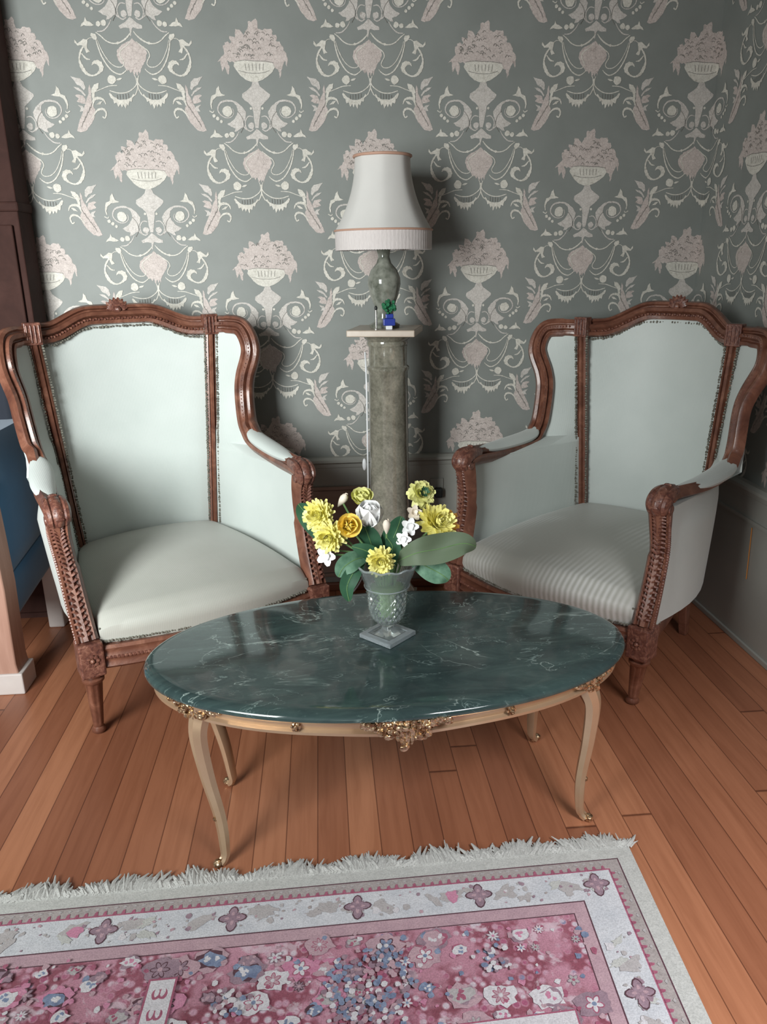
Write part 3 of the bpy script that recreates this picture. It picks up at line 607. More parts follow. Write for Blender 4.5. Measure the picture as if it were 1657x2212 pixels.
    zs0 = zb-0.005
    def seatpt(u, v, z):
        w = lerp(b0.x-0.030, sb.x+0.012, v**1.1)+0.012*math.sin(PI*v); y = lerp(b0.y-bow(u)+0.004, sb.y-0.012+0.02*(1-u*u), v); return Vector((w*u, y, z))
    def ztop(u, v):
        e = min(1, (1-abs(u))/0.10)**.5 if abs(u) < 1 else 0
        z = lerp(seat_z, sb.z-0.03, v**.8)
        return z+0.052*(1-u*u)**.8*(math.sin(PI*(0.12+0.80*v)))**.9 - 0.012*(1-e) - 0.018*max(0, 1-v/0.05)
    us = [math.sin(PI/2*lerp(-1, 1, k/28)) for k in range(29)]; vs = [(k/26)**1.4 for k in range(27)]
    fz0 = [seatpt(u, 0, zs0) for u in us]; fz1 = [seatpt(u, 0, lerp(zs0, ztop(u, 0), .5))+Vector((0, -0.012, 0)) for u in us]; fz2 = [seatpt(u, 0, lerp(zs0, ztop(u, 0), .85))+Vector((0, -0.010, 0)) for u in us]
    top = [[seatpt(u, v, ztop(u, v)) for u in us] for v in vs]
    A = [fz0, fz1, fz2]+top
    Bt = [[Vector((p.x, p.y, zs0)) for p in r] for r in A]
    Bt = [[Vector((p.x, max(p.y, r0.y), zs0-0.001)) for p, r0 in zip(r, fz0)] for r in Bt]
    slab(bm, A, Bt); build('seat_cushion', bm, seatmat, root)
    gimp('gimp_trim', [fpt(lerp(-.9, .9, k/24), zb+0.002, 0.004) for k in range(25)], 0.0045, 0.008)
    for s in (-1, 1): gimp('gimp_trim', [Vector((s*(b0.x-0.032), b0.y+0.0, zb+0.004)), Vector((s*(b0.x-0.034), b0.y-0.002, seat_z-0.02))], 0.004, 0.007)
    return root
PL = {'foot': (0.333, -0.305, 0), 'block': (0.337, -0.366, 0.300), 'seatc': (0.321, -0.368, 0.366), 'knuck': (0.353, -0.262, 0.654), 'armj': (0.334, 0.057, 0.679), 'wingt': (0.367, 0.131, 1.027), 'stilet': (0.277, 0.243, 1.055), 'stileb': (0.229, 0.23, 0.404), 'crest': (0, 0.325, 1.100), 'wingmid': (0.347, 0.149, 0.83)}
PR = {'foot': (0.29, -0.285, 0), 'block': (0.334, -0.354, 0.280), 'seatc': (0.299, -0.36, 0.358), 'knuck': (0.335, -0.307, 0.648), 'armj': (0.342, 0.067, 0.640), 'wingt': (0.381, 0.134, 1.0), 'stilet': (0.261, 0.222, 1.021), 'stileb': (0.221, 0.231, 0.423), 'crest': (0, 0.375, 1.078), 'wingmid': (0.340, 0.118, 0.817)}
bergere((-0.511, 2.356, 0), math.radians(27.18), PL, 'pale sage wing armchair with carved brown frame beside the blue armchair')
bergere((0.909, 2.326, 0), math.radians(-50.2), PR, 'pale sage wing armchair with carved brown frame in the room corner, right of the pedestal', 'fabrib')

# ------------------------------------------------------------------ coffee table
TC = (0.13, 1.582); TH = 0.42; TA, TB = 0.550, 0.296
def ell(a, b, t, z): return Vector((a*math.cos(t), b*math.sin(t), z))
def table():
    r = empty('coffee_table', (TC[0], TC[1], 0), math.radians(1.8), 'low oval coffee table with green marble top on gilded curved legs', 'table')
    bm = bmesh.new(); n = 96; prof = [(-0.03, 0.398), (-0.008, 0.398), (0.0, 0.401), (0.001, 0.406), (-0.002, 0.4115), (-0.008, 0.4155), (-0.016, 0.4185), (-0.026, 0.4195), (-0.034, 0.42)]
    rings = [[bm.verts.new(ell(TA+d, TB+d, 2*PI*k/n, z)) for k in range(n)] for d, z in prof]
    for a, b in zip(rings, rings[1:]):
        for k in range(n): bm.faces.new((a[k], a[(k+1) % n], b[(k+1) % n], b[k]))
    bm.faces.new(rings[-1]); bm.faces.new(rings[0][::-1]); build('tabletop', bm, 'marble', r)
    # apron: oval band with beaded lower lip
    bm = bmesh.new(); ap = [(-0.022, 0.400), (-0.012, 0.397), (-0.014, 0.390), (-0.022, 0.384), (-0.024, 0.372), (-0.016, 0.368), (-0.016, 0.362), (-0.026, 0.360), (-0.036, 0.364), (-0.036, 0.400)]
    n = 128; rings = [[bm.verts.new(ell(TA+d, TB+d, 2*PI*k/n, z-(0.006*math.exp(-((k/n-0.75)/0.03)**2) if z < .38 else 0))) for k in range(n)] for d, z in ap]
    for a, b in zip(rings, rings[1:]+rings[:1]):
        for k in range(n): bm.faces.new((a[k], b[k], b[(k+1) % n], a[(k+1) % n]))
    apr = build('apron', bm, 'brass', r)
    # shell mounts at front and back centre
    for t0, w, h in ((-PI/2, 0.072, 0.068), (PI/2, 0.072, 0.068)):
        bm = bmesh.new(); rd = random.Random(5)
        sg = -1 if t0 < 0 else 1; hh = lambda u: h*(1-0.86*abs(u)**.85)*.93
        pr_ = [[ell(TA-0.012, TB-0.012, t0+u*w/TA*1.05, 0.399-hh(u)*q)+Vector((0, sg*.003, 0)) for u in [k/8 for k in range(-8, 9)]] for q in (0, .5, 1)]
        slab(bm, pr_, [[p+Vector((0, -sg*.008, 0)) for p in r_] for r_ in pr_])
        for i in range(-6, 7):
            u = i/6; ln = h*(1-0.80*abs(u)**.9); base = ell(TA-0.012, TB-0.012, t0+u*w/TA*1.05, 0.396); out = Vector((0, -1 if t0 < 0 else 1, 0))
            sweep(bm, [base+Vector((-u*0.0*w, 0, 0))+out*0.004*math.sin(q*PI)+Vector((-u*0.022*q, 0, -ln*q)) for q in (0, .25, .5, .75, 1)], circ(0.0075, 6), out, lambda k: (.9, 1.1, 1.1, .9, .35)[k])
        for i in range(44):
            u = rd.uniform(-1.2, 1.2); z = 0.398-rd.uniform(0.0, 1)*h*(1-.86*min(1, abs(u))**.85)
            if abs(u) > 1: z = max(z, 0.375)
            base = ell(TA-0.012, TB-0.012, t0+u*w/TA*1.05, z); ball(bm, base+Vector((0, (-1 if t0 < 0 else 1)*0.012, 0)), rd.uniform(.004, .008), (1.3, .8, 1), 6, 4)
        build('shell_mount', bm, 'cast', apr)
    # little rosettes
    for t0 in (-PI/2-0.42, -PI/2+0.42, PI/2-.42, PI/2+.42):
        bm = bmesh.new(); c = ell(TA-0.016, TB-0.016, t0, 0.380); o = Vector((math.cos(t0)/TA, math.sin(t0)/TB, 0)).normalized()
        for k in range(6): ball(bm, c+Vector((-o.y, o.x, 0))*0.007*math.cos(k*PI/3)+Vector((0, 0, 0.007*math.sin(k*PI/3))), 0.0045, (1, 1, 1), 6, 4)
        ball(bm, c+o*0.003, 0.005); build('rosette', bm, 'cast', apr)
    # legs
    feet = {(-1, -1): (-0.396, -0.186), (1, -1): (0.436, -0.150), (-1, 1): (-0.398, 0.086), (1, 1): (0.412, 0.165)}
    for (sx, sy), (fx, fy) in feet.items():
        t0 = math.atan2(sy*0.70, sx*0.86)
        top = ell(TA-0.035, TB-0.03, math.atan2(sy*0.60, sx*0.80), 0.39)
        if (sx, sy) == (-1, 1): top = ell(TA-0.035, TB-0.03, PI-0.50, 0.39)
        f = Vector((fx, fy, 0.0)); d = Vector((sx*0.85, sy*0.5, 0)).normalized()
        path = spl([top+Vector((0, 0, 0.006)), top+d*0.006+Vector((0, 0, -0.025)), top.lerp(f, .18)+d*0.016+Vector((0, 0, 0.0)), top.lerp(f, .42)+d*0.008, top.lerp(f, .70)-d*0.008, top.lerp(f, .90)-d*0.010, f+Vector((0, 0, 0.018))-d*0.006, f+d*0.004+Vector((0, 0, 0.008))], 6)
        for p in path: pass
        n = len(path)
        bm = bmesh.new(); sweep(bm, path, [(-1, -.7), (-1.1, .1), (-.55, .75), (0, .5), (.55, .75), (1.1, .1), (1, -.7), (0, -1)], d, lambda i: lerp(0.0255, 0.009, min(1, i/n*1.2)**.85) if i > 3 else 0.029-0.0009*i); lg = build('leg', bm, 'brass', r)
        bm = bmesh.new(); rd = random.Random(int(sx*3+sy))
        ball(bm, path[-1]+d*0.006+Vector((0, 0, 0.002)), 0.011, (1, 1, .9)); ball(bm, path[-1]-d*0.008+Vector((0, 0, 0.002)), 0.009); build('scroll_foot', bm, 'cast', lg)
        bm = bmesh.new(); ball(bm, path[int(n*.56)]+d*0.010, 0.0055); build('bead', bm, 'cast', lg); bm = bmesh.new()
        side = Vector((-d.y, d.x, 0))
        for i in range(34):
            q = rd.uniform(-1, 1); z = 0.394-0.034*rd.random()*(1-abs(q)); tt = math.atan2(top.y/(TB-.03), top.x/(TA-.035))+q*0.17
            ball(bm, ell(TA-0.012, TB-0.012, tt, z), rd.uniform(.005, .009), (1.2, .9, 1), 6, 4)
        build('acanthus_mount', bm, 'cast', lg)
    return r
table()

# ------------------------------------------------------------------ pedestal and lamp
PX, PY = 0.212, 2.56
def pedestal():
    r = empty('pedestal', (PX, PY, 0), 0, 'tall grey onyx pedestal column between the two wing armchairs', 'pedestal')
    bm = bmesh.new()
    lathe(bm, [(0.086, 0.09), (0.086, 0.12), (0.074, 0.135), (0.068, 0.16), (0.0675, 0.50), (0.065, 0.905), (0.070, 0.912), (0.070, 0.920), (0.063, 0.926), (0.063, 0.985), (0.066, 0.99)], 40, (0.006, 0, 0)); build('shaft', bm, 'onyx', r)
    bm = bmesh.new(); lathe(bm, [(0.064, 0.988), (0.068, 0.996), (0.066, 1.005), (0.074, 1.012), (0.080, 1.025)], 40, (0.004, 0, 0)); build('capital', bm, 'onyx', r)
    bm = bmesh.new(); box(bm, -0.109, 0.109, -0.109, 0.109, 1.025, 1.046); o = build('top_plate', bm, 'plate', r, False, 0.003); o.rotation_euler = (0, 0, math.radians(-14))
    bm = bmesh.new(); box(bm, -0.105, 0.105, -0.105, 0.105, 0, 0.05); box(bm, -0.092, 0.092, -0.092, 0.092, 0.05, 0.092); o = build('base', bm, 'onyx', r, False, 0.004); o.rotation_euler = (0, 0, math.radians(-14))
pedestal()
def lamp():
    z0 = 1.046
    r = empty('table_lamp', (PX-0.002, PY+0.012, z0), 0, 'table lamp with ivory bell shade and mottled ceramic base on the pedestal', 'lamp')
    bm = bmesh.new(); lathe(bm, [(0.048, 0), (0.050, 0.010), (0.034, 0.018), (0.027, 0.035), (0.032, 0.065), (0.045, 0.10), (0.053, 0.135), (0.052, 0.155), (0.042, 0.18), (0.024, 0.20), (0.018, 0.22), (0.022, 0.24), (0.015, 0.255)], 32); build('base', bm, 'lampb', r)
    bm = bmesh.new(); lathe(bm, [(0.008, 0.25), (0.008, 0.36), (0.014, 0.362), (0.014, 0.39)], 12); build('socket', bm, 'silver', r)
    bm = bmesh.new(); ball(bm, (0, 0, 0.42), 0.028, (1, 1, 1.2), 12, 8); build('bulb', bm, 'white', r)
    # bell shade with gores
    zb, zt = 0.298, 0.512; prof = []
    for k in range(15):
        t = k/14; z = lerp(zb, zt, t); rr = 0.086+0.068*(1-t)**2.1; prof.append((rr, z))
    sh = empty('x', (0, 0, 0), 0, 'x', 'x'); bpy.data.objects.remove(sh)
    bm = bmesh.new(); n = 64; mod = lambda a: 1-0.028*abs(math.sin(a*4+0.3))
    O = [[Vector((rr*mod(2*PI*k/n)*math.cos(2*PI*k/n), rr*mod(2*PI*k/n)*math.sin(2*PI*k/n), z)) for k in range(n+1)] for rr, z in prof]
    I = [[Vector((p.x*.98, p.y*.98, p.z)) for p in row] for row in O]
    slab(bm, O, I); bmesh.ops.remove_doubles(bm, verts=bm.verts, dist=1e-5); s = build('lamp_shade', bm, 'shade', r)
    bm = bmesh.new()
    tube(bm, [(0.088*math.cos(a), 0.088*math.sin(a), zt) for a in [2*PI*k/48 for k in range(48)]], 0.0042, 8, True)
    build('top_piping', bm, 'shadepink', s); bm = bmesh.new()
    tube(bm, [(0.154*math.cos(a), 0.154*math.sin(a), zb) for a in [2*PI*k/48 for k in range(48)]], 0.0030, 8, True)
    build('lower_piping', bm, 'shadepink', s)
    bm = bmesh.new(); n = 240
    Oz = [[Vector(((0.153-0.0008*((k % 3) == 0))*math.cos(2*PI*k/n), (0.153-0.0008*((k % 3) == 0))*math.sin(2*PI*k/n), z-(0.001*(k % 2) if z < .27 else 0))) for k in range(n+1)] for z in (zb-0.002, zb-0.03, zb-0.058)]
    Iz = [[Vector((p.x*.985, p.y*.985, p.z)) for p in row] for row in Oz]
    slab(bm, Oz, Iz); build('shade_fringe', bm, 'fringe', s)
lamp()
r = empty('potted_plant', (PX+0.005, PY-0.072, 1.046), 0, 'tiny green plant in a cobalt blue pot on the pedestal plate', 'plant')
bm = bmesh.new(); box(bm, -0.010, 0.010, -0.010, 0.010, 0, 0.012); build('stand', bm, 'white', r, False, 0.002)
bm = bmesh.new(); box(bm, -0.019, 0.019, -0.016, 0.016, 0.012, 0.034); box(bm, -0.011, 0.014, -0.011, 0.011, 0.034, 0.048); build('pot', bm, 'bluepot', r, False, 0.003)
bm = bmesh.new(); rd = random.Random(3)
for k in range(46):
    a = rd.uniform(0, 2*PI); e = rd.uniform(0, 1); c = Vector((0.022*math.cos(a)*e, 0.018*math.sin(a)*e, 0.066+rd.uniform(-.016, .022)))
    ball(bm, c, rd.uniform(.004, .0075), (1, 1, 1), 5, 4)
build('foliage', bm, 'green', r)
r = empty('incense_holder', (PX-0.036, PY-0.074, 1.046), 0, 'thin silver stick with a dark tip, left of the blue pot', 'ornament')
bm = bmesh.new(); lathe(bm, [(0.007, 0), (0.007, 0.003), (0.003, 0.005), (0.0028, 0.06)], 10); build('rod', bm, 'silver', r)
bm = bmesh.new(); ball(bm, (0, 0, 0.066), 0.005, (1, 1, 1.5)); build('tip', bm, 'black', r)

# lamp cord, socket, wire on right wall
bm = bmesh.new(); tube(bm, spl([(PX-0.065, PY+0.072, 0.96), (PX-0.0655, PY+0.02, 0.88), (PX-0.0665, PY+0.01, 0.7), (PX-0.070, PY+0.02, 0.4), (PX-0.085, PY+0.08, 0.2), (PX-0.10, PY+0.12, 0.10), (PX-0.17, PY+0.14, 0.02), (PX-0.28, PY+0.2, 0.012), (PX-0.42, PY+0.2, 0.006)], 8), 0.0030, 8)
cord = tag(build('lamp_cord', bm, 'white'), 'white lamp cord running down the left edge of the pedestal to the floor', 'cord')
bm = bmesh.new(); ball(bm, (PX-0.079, PY+0.012, 0.585), 0.011, (.7, .7, 2.0), 12, 8); tag(build('cord_switch', bm, 'white'), 'white inline switch on the cord at the left side of pedestal', 'switch')
r = empty('wall_socket', (0.430, D-0.012, 0.40), 0, 'small wall socket with black plug, right of the pedestal', 'socket')
bm = bmesh.new(); box(bm, -0.03, 0.022, -0.006, 0.0, -0.03, 0.05); build('face_plate', bm, 'wains', r, False, 0.002)
bm = bmesh.new(); box(bm, -0.014, 0.016, -0.035, -0.006, -0.022, 0.016); build('plug', bm, 'black', r, False, 0.006)
bm = bmesh.new(); tube(bm, [(XC-0.016, 2.2485, 0.412), (XC-0.016, 2.244, 0.32), (XC-0.016, 2.240, 0.236)], 0.0016, 6); tag(build('hanging_wire', bm, 'orange'), 'thin orange wire hanging on the grey right wall', 'wire')

# ------------------------------------------------------------------ rug
CX, CY, RZ = 0.600, 1.312, 0.008
def rp(u, v, z=0.0): return Vector((CX-u-0.045*v, CY-0.023*u-v, RZ+z))
def rug():
    r = empty('rug', (CX-1.2, CY-0.8, 0), 0, 'fringed rose and ivory patterned rug on the wooden floor in front of table', 'rug')
    org = Vector((CX-1.2, CY-0.8, 0))
    UM, VM = 2.45, 1.62     # pattern extents (outer line to outer line)
    names = ['r_edge', 'r_gray', 'r_white', 'r_pink', 'r_field', 'r_dark', 'r_red', 'r_mauve', 'r_stone', 'r_blue', 'r_rose', 'r_cream']; ix = {k: i for i, k in enumerate(names)}
    bm = bmesh.new(); rd = random.Random(11)
    def quad(u0, u1, v0, v1, z, k):
        f = bm.faces.new([bm.verts.new(rp(u, v, z)-org) for u, v in ((u0, v0), (u1, v0), (u1, v1), (u0, v1))]); f.material_index = ix[k]
    def rect(d, z, k): quad(d, UM-d, d, VM-d, z, k)
    # body slab
    vs = [bm.verts.new(rp(u, v, z)-org) for z in (-RZ+0.001, 0) for u, v in ((-0.036, -0.036), (UM+0.036, -0.036), (UM+0.036, VM+0.036), (-0.036, VM+0.036))]
    for f in ((0, 1, 2, 3), (4, 5, 6, 7), (0, 1, 5, 4), (1, 2, 6, 5), (2, 3, 7, 6), (3, 0, 4, 7)): bm.faces.new([vs[i] for i in f]).material_index = 0
    E = 0.00012
    rect(0, E, 'r_dark'); rect(0.003, 2*E, 'r_gray'); rect(0.027, 3*E, 'r_red'); rect(0.031, 4*E, 'r_white'); rect(0.105, 5*E, 'r_dark'); rect(0.108, 6*E, 'r_pink'); rect(0.134, 7*E, 'r_dark'); rect(0.1365, 8*E, 'r_field')
    zc = [9*E]
    def poly(pts, k, dz=0):
        if min(p[0] for p in pts) < 0.006 or min(p[1] for p in pts) < 0.006 or max(p[0] for p in pts) > UM-.006 or max(p[1] for p in pts) > VM-.006: return
        zc[0] += 0.0000012
        f = bm.faces.new([bm.verts.new(rp(u, v, zc[0]+dz)-org) for u, v in pts]); f.material_index = ix[k]
    def blob(u, v, r, k, n=12, jag=.2, ry=None, rot=0, dz=0):
        P = []
        for i in range(n):
            a = 2*PI*i/n; q = 1+rd.uniform(-jag, jag); x = r*q*math.cos(a); y = (ry or r)*q*math.sin(a); P.append((u+x*math.cos(rot)-y*math.sin(rot), v+x*math.sin(rot)+y*math.cos(rot)))
        poly(P, k, dz)
    def petalf(u, v, a, l, w, k, dz=0):
        c, s = math.cos(a), math.sin(a); P = []
        for t, q in ((0, 0), (.25, .7), (.6, 1), (.9, .55), (1, 0), (.9, -.55), (.6, -1), (.25, -.7)): P.append((u+c*l*t-s*w*q/2, v+s*l*t+c*w*q/2))
        poly(P, k, dz)
    def flower(u, v, R, n, ka, kb, kc, rot=0):
        for i in range(n): petalf(u, v, rot+2*PI*i/n, R, R*2.6/n*1.25, kb)
        for i in range(n): petalf(u, v, rot+2*PI*i/n, R*.86, R*2.6/n*.85, ka, 0.00006)
        blob(u, v, R*.24, kc, 8, .1, dz=0.00012)
    # crenels along the red line
    for side in range(2):
        Lm = UM if side == 0 else VM; n = int(Lm/0.0185)
        for i in range(2, n-1):
            a = i*0.0185+rd.uniform(-.001, .001); w = 0.0085; h = 0.0095+rd.uniform(-.002, .002)
            q = [(a, 0.028), (a+w*.3, 0.028-h), (a+w*.8, 0.028-h*.8), (a+w, 0.028)]
            poly(q if side == 0 else [(v, u) for u, v in q], 'r_red')
            if side == 0 or i % 2 == 0:
                q2 = [(a, 0.010), (a+.006, 0.008), (a+.011, 0.011), (a+.005, 0.014)]; poly(q2 if side == 0 else [(v, u) for u, v in q2], 'r_stone')
    # ivory border: cross flowers, leaves and mottling
    def border_unit(a, side, red=False):
        f = (lambda u, v: (u, v)) if side == 0 else (lambda u, v: (v, u))
        def B(u, v, r, k, **kw): uu, vv = f(u, v); blob(uu, vv, r, k, **kw)
        for da in (-0.055, 0.06): B(a+da, 0.066+rd.uniform(-.01, .01), 0.026, 'r_stone', n=14, jag=.35, ry=0.013, rot=rd.uniform(-.6, .6))
        for i in range(22): B(a+rd.uniform(-.125, .125), 0.068+rd.uniform(-.03, .03), rd.uniform(.002, .0045), rd.choice(['r_stone', 'r_mauve', 'r_pink', 'r_gray']), n=6, jag=.5)
        for i in range(4): B(a+rd.uniform(-.11, .11), 0.068+rd.uniform(-.02, .02), 0.018, rd.choice(['r_stone', 'r_edge']), n=16, jag=.45, ry=0.008, rot=rd.uniform(-1, 1))
        for i in range(7): B(a+rd.uniform(-.1, .1), 0.068+rd.uniform(-.024, .024), rd.uniform(.004, .009), rd.choice(['r_stone', 'r_mauve', 'r_stone', 'r_cream']), n=7, jag=.4)
        u0, v0 = f(a, 0.066)
        for i, (an, l, w) in enumerate(((0, .026, .016), (PI/2, .031, .018), (PI, .026, .016), (-PI/2, .026, .016))):
            petalf(u0, v0, an, l+.003, w+.004, 'r_dark'); petalf(u0, v0, an, l, w, 'r_mauve', 0.00005); petalf(u0, v0, an, l*.6, w*.4, 'r_pink', 0.0001)
        blob(u0, v0, .0075, 'r_mauve', dz=.0001)
        for an in (PI/4, 3*PI/4, -PI/4, -3*PI/4): petalf(u0, v0, an, .018, .006, 'r_mauve')
        if red: B(a+0.055, 0.064, .014, 'r_rose', n=12, jag=.35)
    a = 0.068
    k = 0
    while a < UM: border_unit(a, 0, k % 3 == 1); a += 0.250; k += 1
    a = 0.318
    while a < VM: border_unit(a, 1); a += 0.250
    # field: florets scattered in a jittered lattice, bigger medallions between
    kinds = [('r_cream', 'r_mauve', 'r_rose'), ('r_pink', 'r_red', 'r_cream'), ('r_cream', 'r_red', 'r_blue'), ('r_blue', 'r_dark', 'r_cream'), ('r_stone', 'r_mauve', 'r_red'), ('r_mauve', 'r_dark', 'r_pink')]
    u = 0.165
    while u < 1.75:
        v = 0.165
        while v < 0.75:
            uu, vv = u+rd.uniform(-.018, .018), v+rd.uniform(-.015, .015); R = rd.uniform(.011, .024); kk = rd.choice(kinds); n = rd.choice((5, 6, 8))
            if rd.random() < .80:
                if R > .019: blob(uu, vv, R*1.5, rd.choice(['r_cream', 'r_rose', 'r_mauve', 'r_pink']), n=18, jag=.22, ry=R*1.1)
                
                if rd.random() < .4: flower(uu, vv, R*.85, n, *kk, rot=rd.uniform(0, 1))
                else:
                    blob(uu, vv, R*1.1, kk[1], n=14, jag=.3, ry=R*.8); blob(uu, vv, R*.95, kk[0], n=14, jag=.32, ry=R*.7, dz=.00006)
                    for q in range(5): blob(uu+rd.uniform(-R, R)*.6, vv+rd.uniform(-R, R)*.4, R*.2, kk[2], n=6, jag=.4, dz=.00012)
            for i in range(rd.randint(1, 4)): blob(uu+rd.uniform(-.03, .03), vv+rd.uniform(-.025, .025), rd.uniform(.003, .007), rd.choice(['r_cream', 'r_blue', 'r_pink', 'r_red', 'r_rose', 'r_red']), n=7, jag=.35)
            v += 0.043
        u += 0.052
    # large motifs where the photograph has them
    for (mu, mv, w, h, c1) in ((0.545, 0.245, .085, .075, 'r_blue'), (0.545, 0.33, .07, .06, 'r_mauve'), (0.315, 0.225, .040, .032, 'r_cream'), (1.05, .33, .05, .04, 'r_blue'), (0.80, .26, .045, .03, 'r_cream')):
        for i in range(int(w*h*26000)):
            a_ = rd.uniform(0, 2*PI); q = math.sqrt(rd.random()); blob(mu+w*q*math.cos(a_), mv+h*q*math.sin(a_), rd.uniform(.0035, .0065), rd.choice([c1, c1, 'r_mauve', 'r_cream', 'r_blue', 'r_pink']), n=7, jag=.2, dz=.00015)
    # cartouche blocks
    for cu, cv in ((0.922, 0.245),):
        poly([(cu-.026, cv-.05), (cu+.026, cv-.05), (cu+.026, cv+.12), (cu-.026, cv+.12)], 'r_red', .0002); poly([(cu-.022, cv-.046), (cu+.022, cv-.046), (cu+.022, cv+.12), (cu-.022, cv+.12)], 'r_cream', .00024)
        for q in (-.018, .022): 
            for e in (-.0055, .0055): blob(cu+e, cv+q, .0085, 'r_red', n=12, jag=.1, ry=.011, dz=.00026); blob(cu+e, cv+q-.004, .0045, 'r_cream', n=10, jag=.1, ry=.010, dz=.0003)
    poly([(0.19, 0.340), (0.47, 0.345), (0.47, .45), (0.19, .45)], 'r_red', .0002); poly([(0.193, 0.343), (0.467, 0.348), (0.467, .45), (0.193, .45)], 'r_cream', .00024)
    bm.normal_update()
    for f in bm.faces:
        if f.calc_center_median().z > RZ-0.0005 and f.normal.z < 0: f.normal_flip()
    me = bpy.data.meshes.new('pile'); bm.to_mesh(me); bm.free()
    for k in names: me.materials.append(M[k])
    o = bpy.data.objects.new('pile', me); COL.objects.link(o); o.parent = r
    # fringe: frayed tufts along the far end (and the near end)
    bm = bmesh.new(); u = -0.036
    while u < UM+0.03:
        for row in range(3):
            l = 0.020+0.010*math.sin(u*37)+0.006*math.sin(u*91)+rd.uniform(0, .012)+(0.02 if rd.random() < .04 else 0)
            lean = rd.uniform(-.022, .022)+0.012*math.sin(u*23); w = rd.uniform(.002, .0055); b0 = rp(u+rd.uniform(-.004, .004), -0.030, -0.002+row*.002)-org
            t0 = rp(u+lean, -0.036-l, -0.004+rd.uniform(0, .007))-org; m0 = b0.lerp(t0, .5)+Vector((rd.uniform(-.003, .003), 0, rd.uniform(0.001, .006)))
            sweep(bm, [b0, m0, t0], [(-w, 0), (0, w*.6), (w, 0), (0, -w*.4)], Vector((0, 0, 1)), lambda i: (1, 1.1, .35)[i])
        u += 0.0032
    fo = build('fringe', bm, 'r_edge', r); fo['kind'] = 'stuff'
rug()

# ------------------------------------------------------------------ crystal vase and flowers
VX, VY, VZ = 0.128, 1.607, 0.4202
def vase():
    r = empty('vase', (VX, VY, VZ), 0, 'cut crystal footed vase on green marble tabletop', 'vase')
    bm = bmesh.new()                                    # square foot, corner towards the viewer
    rows = []
    for h, z in ((0.062, 0.0), (0.064, 0.003), (0.062, 0.009), (0.040, 0.010), (0.028, 0.013), (0.015, 0.021), (0.010, 0.030)):
        rows.append([Vector((h, 0, z)), Vector((0, h, z)), Vector((-h, 0, z)), Vector((0, -h, z)), Vector((h, 0, z))])
    grid(bm, rows); bmesh.ops.remove_doubles(bm, verts=bm.verts, dist=1e-5); bmesh.ops.holes_fill(bm, edges=bm.edges); ft = build('foot', bm, 'glass', r, False, 0.001)
    bm = bmesh.new(); c4 = [(1, 0), (0, 1), (-1, 0), (0, -1)]; Q = [[bm.verts.new((x*h, y*h, z)) for x, y in c4] for h, z in ((.0655, .001), (.0655, .0105), (.047, .0115), (.047, .001))]
    for a in range(4):
        for k in range(4): bm.faces.new((Q[a][k], Q[a][(k+1) % 4], Q[(a+1) % 4][(k+1) % 4], Q[(a+1) % 4][k]))
    build('frosted_rim', bm, 'frost', ft, False)
    def dia(a, z):                                      # diamond cutting
        if z < 0.05 or z > 0.125: return 1+0.0
        p = abs(math.sin(a*9+z*150))*abs(math.sin(a*9-z*150)); return 1-0.13*(1-p)
    out = [(0.010, 0.026), (0.022, 0.036), (0.036, 0.050), (0.043, 0.066), (0.046, 0.085), (0.047, 0.105), (0.050, 0.125), (0.0505, 0.130), (0.055, 0.145), (0.064, 0.165), (0.072, 0.182), (0.074, 0.186)]
    P = []
    for (a, z), (b, z2) in zip(out, out[1:]):
        for k in range(4): P.append((lerp(a, b, k/4), lerp(z, z2, k/4)))
    P.append(out[-1]); bm = bmesh.new(); n = 72
    O = [[Vector((rr*dia(2*PI*k/n, z)*math.cos(2*PI*k/n), rr*dia(2*PI*k/n, z)*math.sin(2*PI*k/n), z)) for k in range(n)] for rr, z in P]
    I = [[Vector(((rr-0.004)*math.cos(2*PI*k/n), (rr-0.004)*math.sin(2*PI*k/n), z)) for k in range(n)] for rr, z in P if z > 0.038]
    VO = [[bm.verts.new(p) for p in row] for row in O]; VI = [[bm.verts.new(p) for p in row] for row in I]
    for Q, rev in ((VO, False), (VI, True)):
        for a, b in zip(Q, Q[1:]):
            for k in range(n):
                f = (a[k], a[(k+1) % n], b[(k+1) % n], b[k]); bm.faces.new(f[::-1] if rev else f)
    for k in range(n): bm.faces.new((VO[-1][k], VO[-1][(k+1) % n], VI[-1][(k+1) % n], VI[-1][k]))
    bm.faces.new(VO[0][::-1]); bm.faces.new(VI[0])
    bw = build('bowl', bm, 'glass', r, False)
    bm = bmesh.new(); tube(bm, [(0.0725*math.cos(a), 0.0725*math.sin(a), 0.186+0.002*math.cos(a*12)) for a in [2*PI*k/72 for k in range(72)]], 0.0024, 6, True); tube_ = build('scalloped_rim', bm, 'frost', bw)
    bm = bmesh.new(); tube(bm, [(0.0512*math.cos(a), 0.0512*math.sin(a), 0.130) for a in [2*PI*k/72 for k in range(72)]], 0.0016, 6, True); build('cut_ring', bm, 'frost', bw)
    bm = bmesh.new(); lathe(bm, [(0.004, 0.040), (0.020, 0.046), (0.029, 0.062), (0.034, 0.085), (0.036, 0.105), (0.038, 0.128)], 32); build('water', bm, 'water', r)
vase()
GR = 'flowers in the crystal vase'
def V3(x, y, z): return Vector((x, y, z))
def frame_of(d):
    d = d.normalized(); return d.to_track_quat('Z', 'Y').to_matrix()
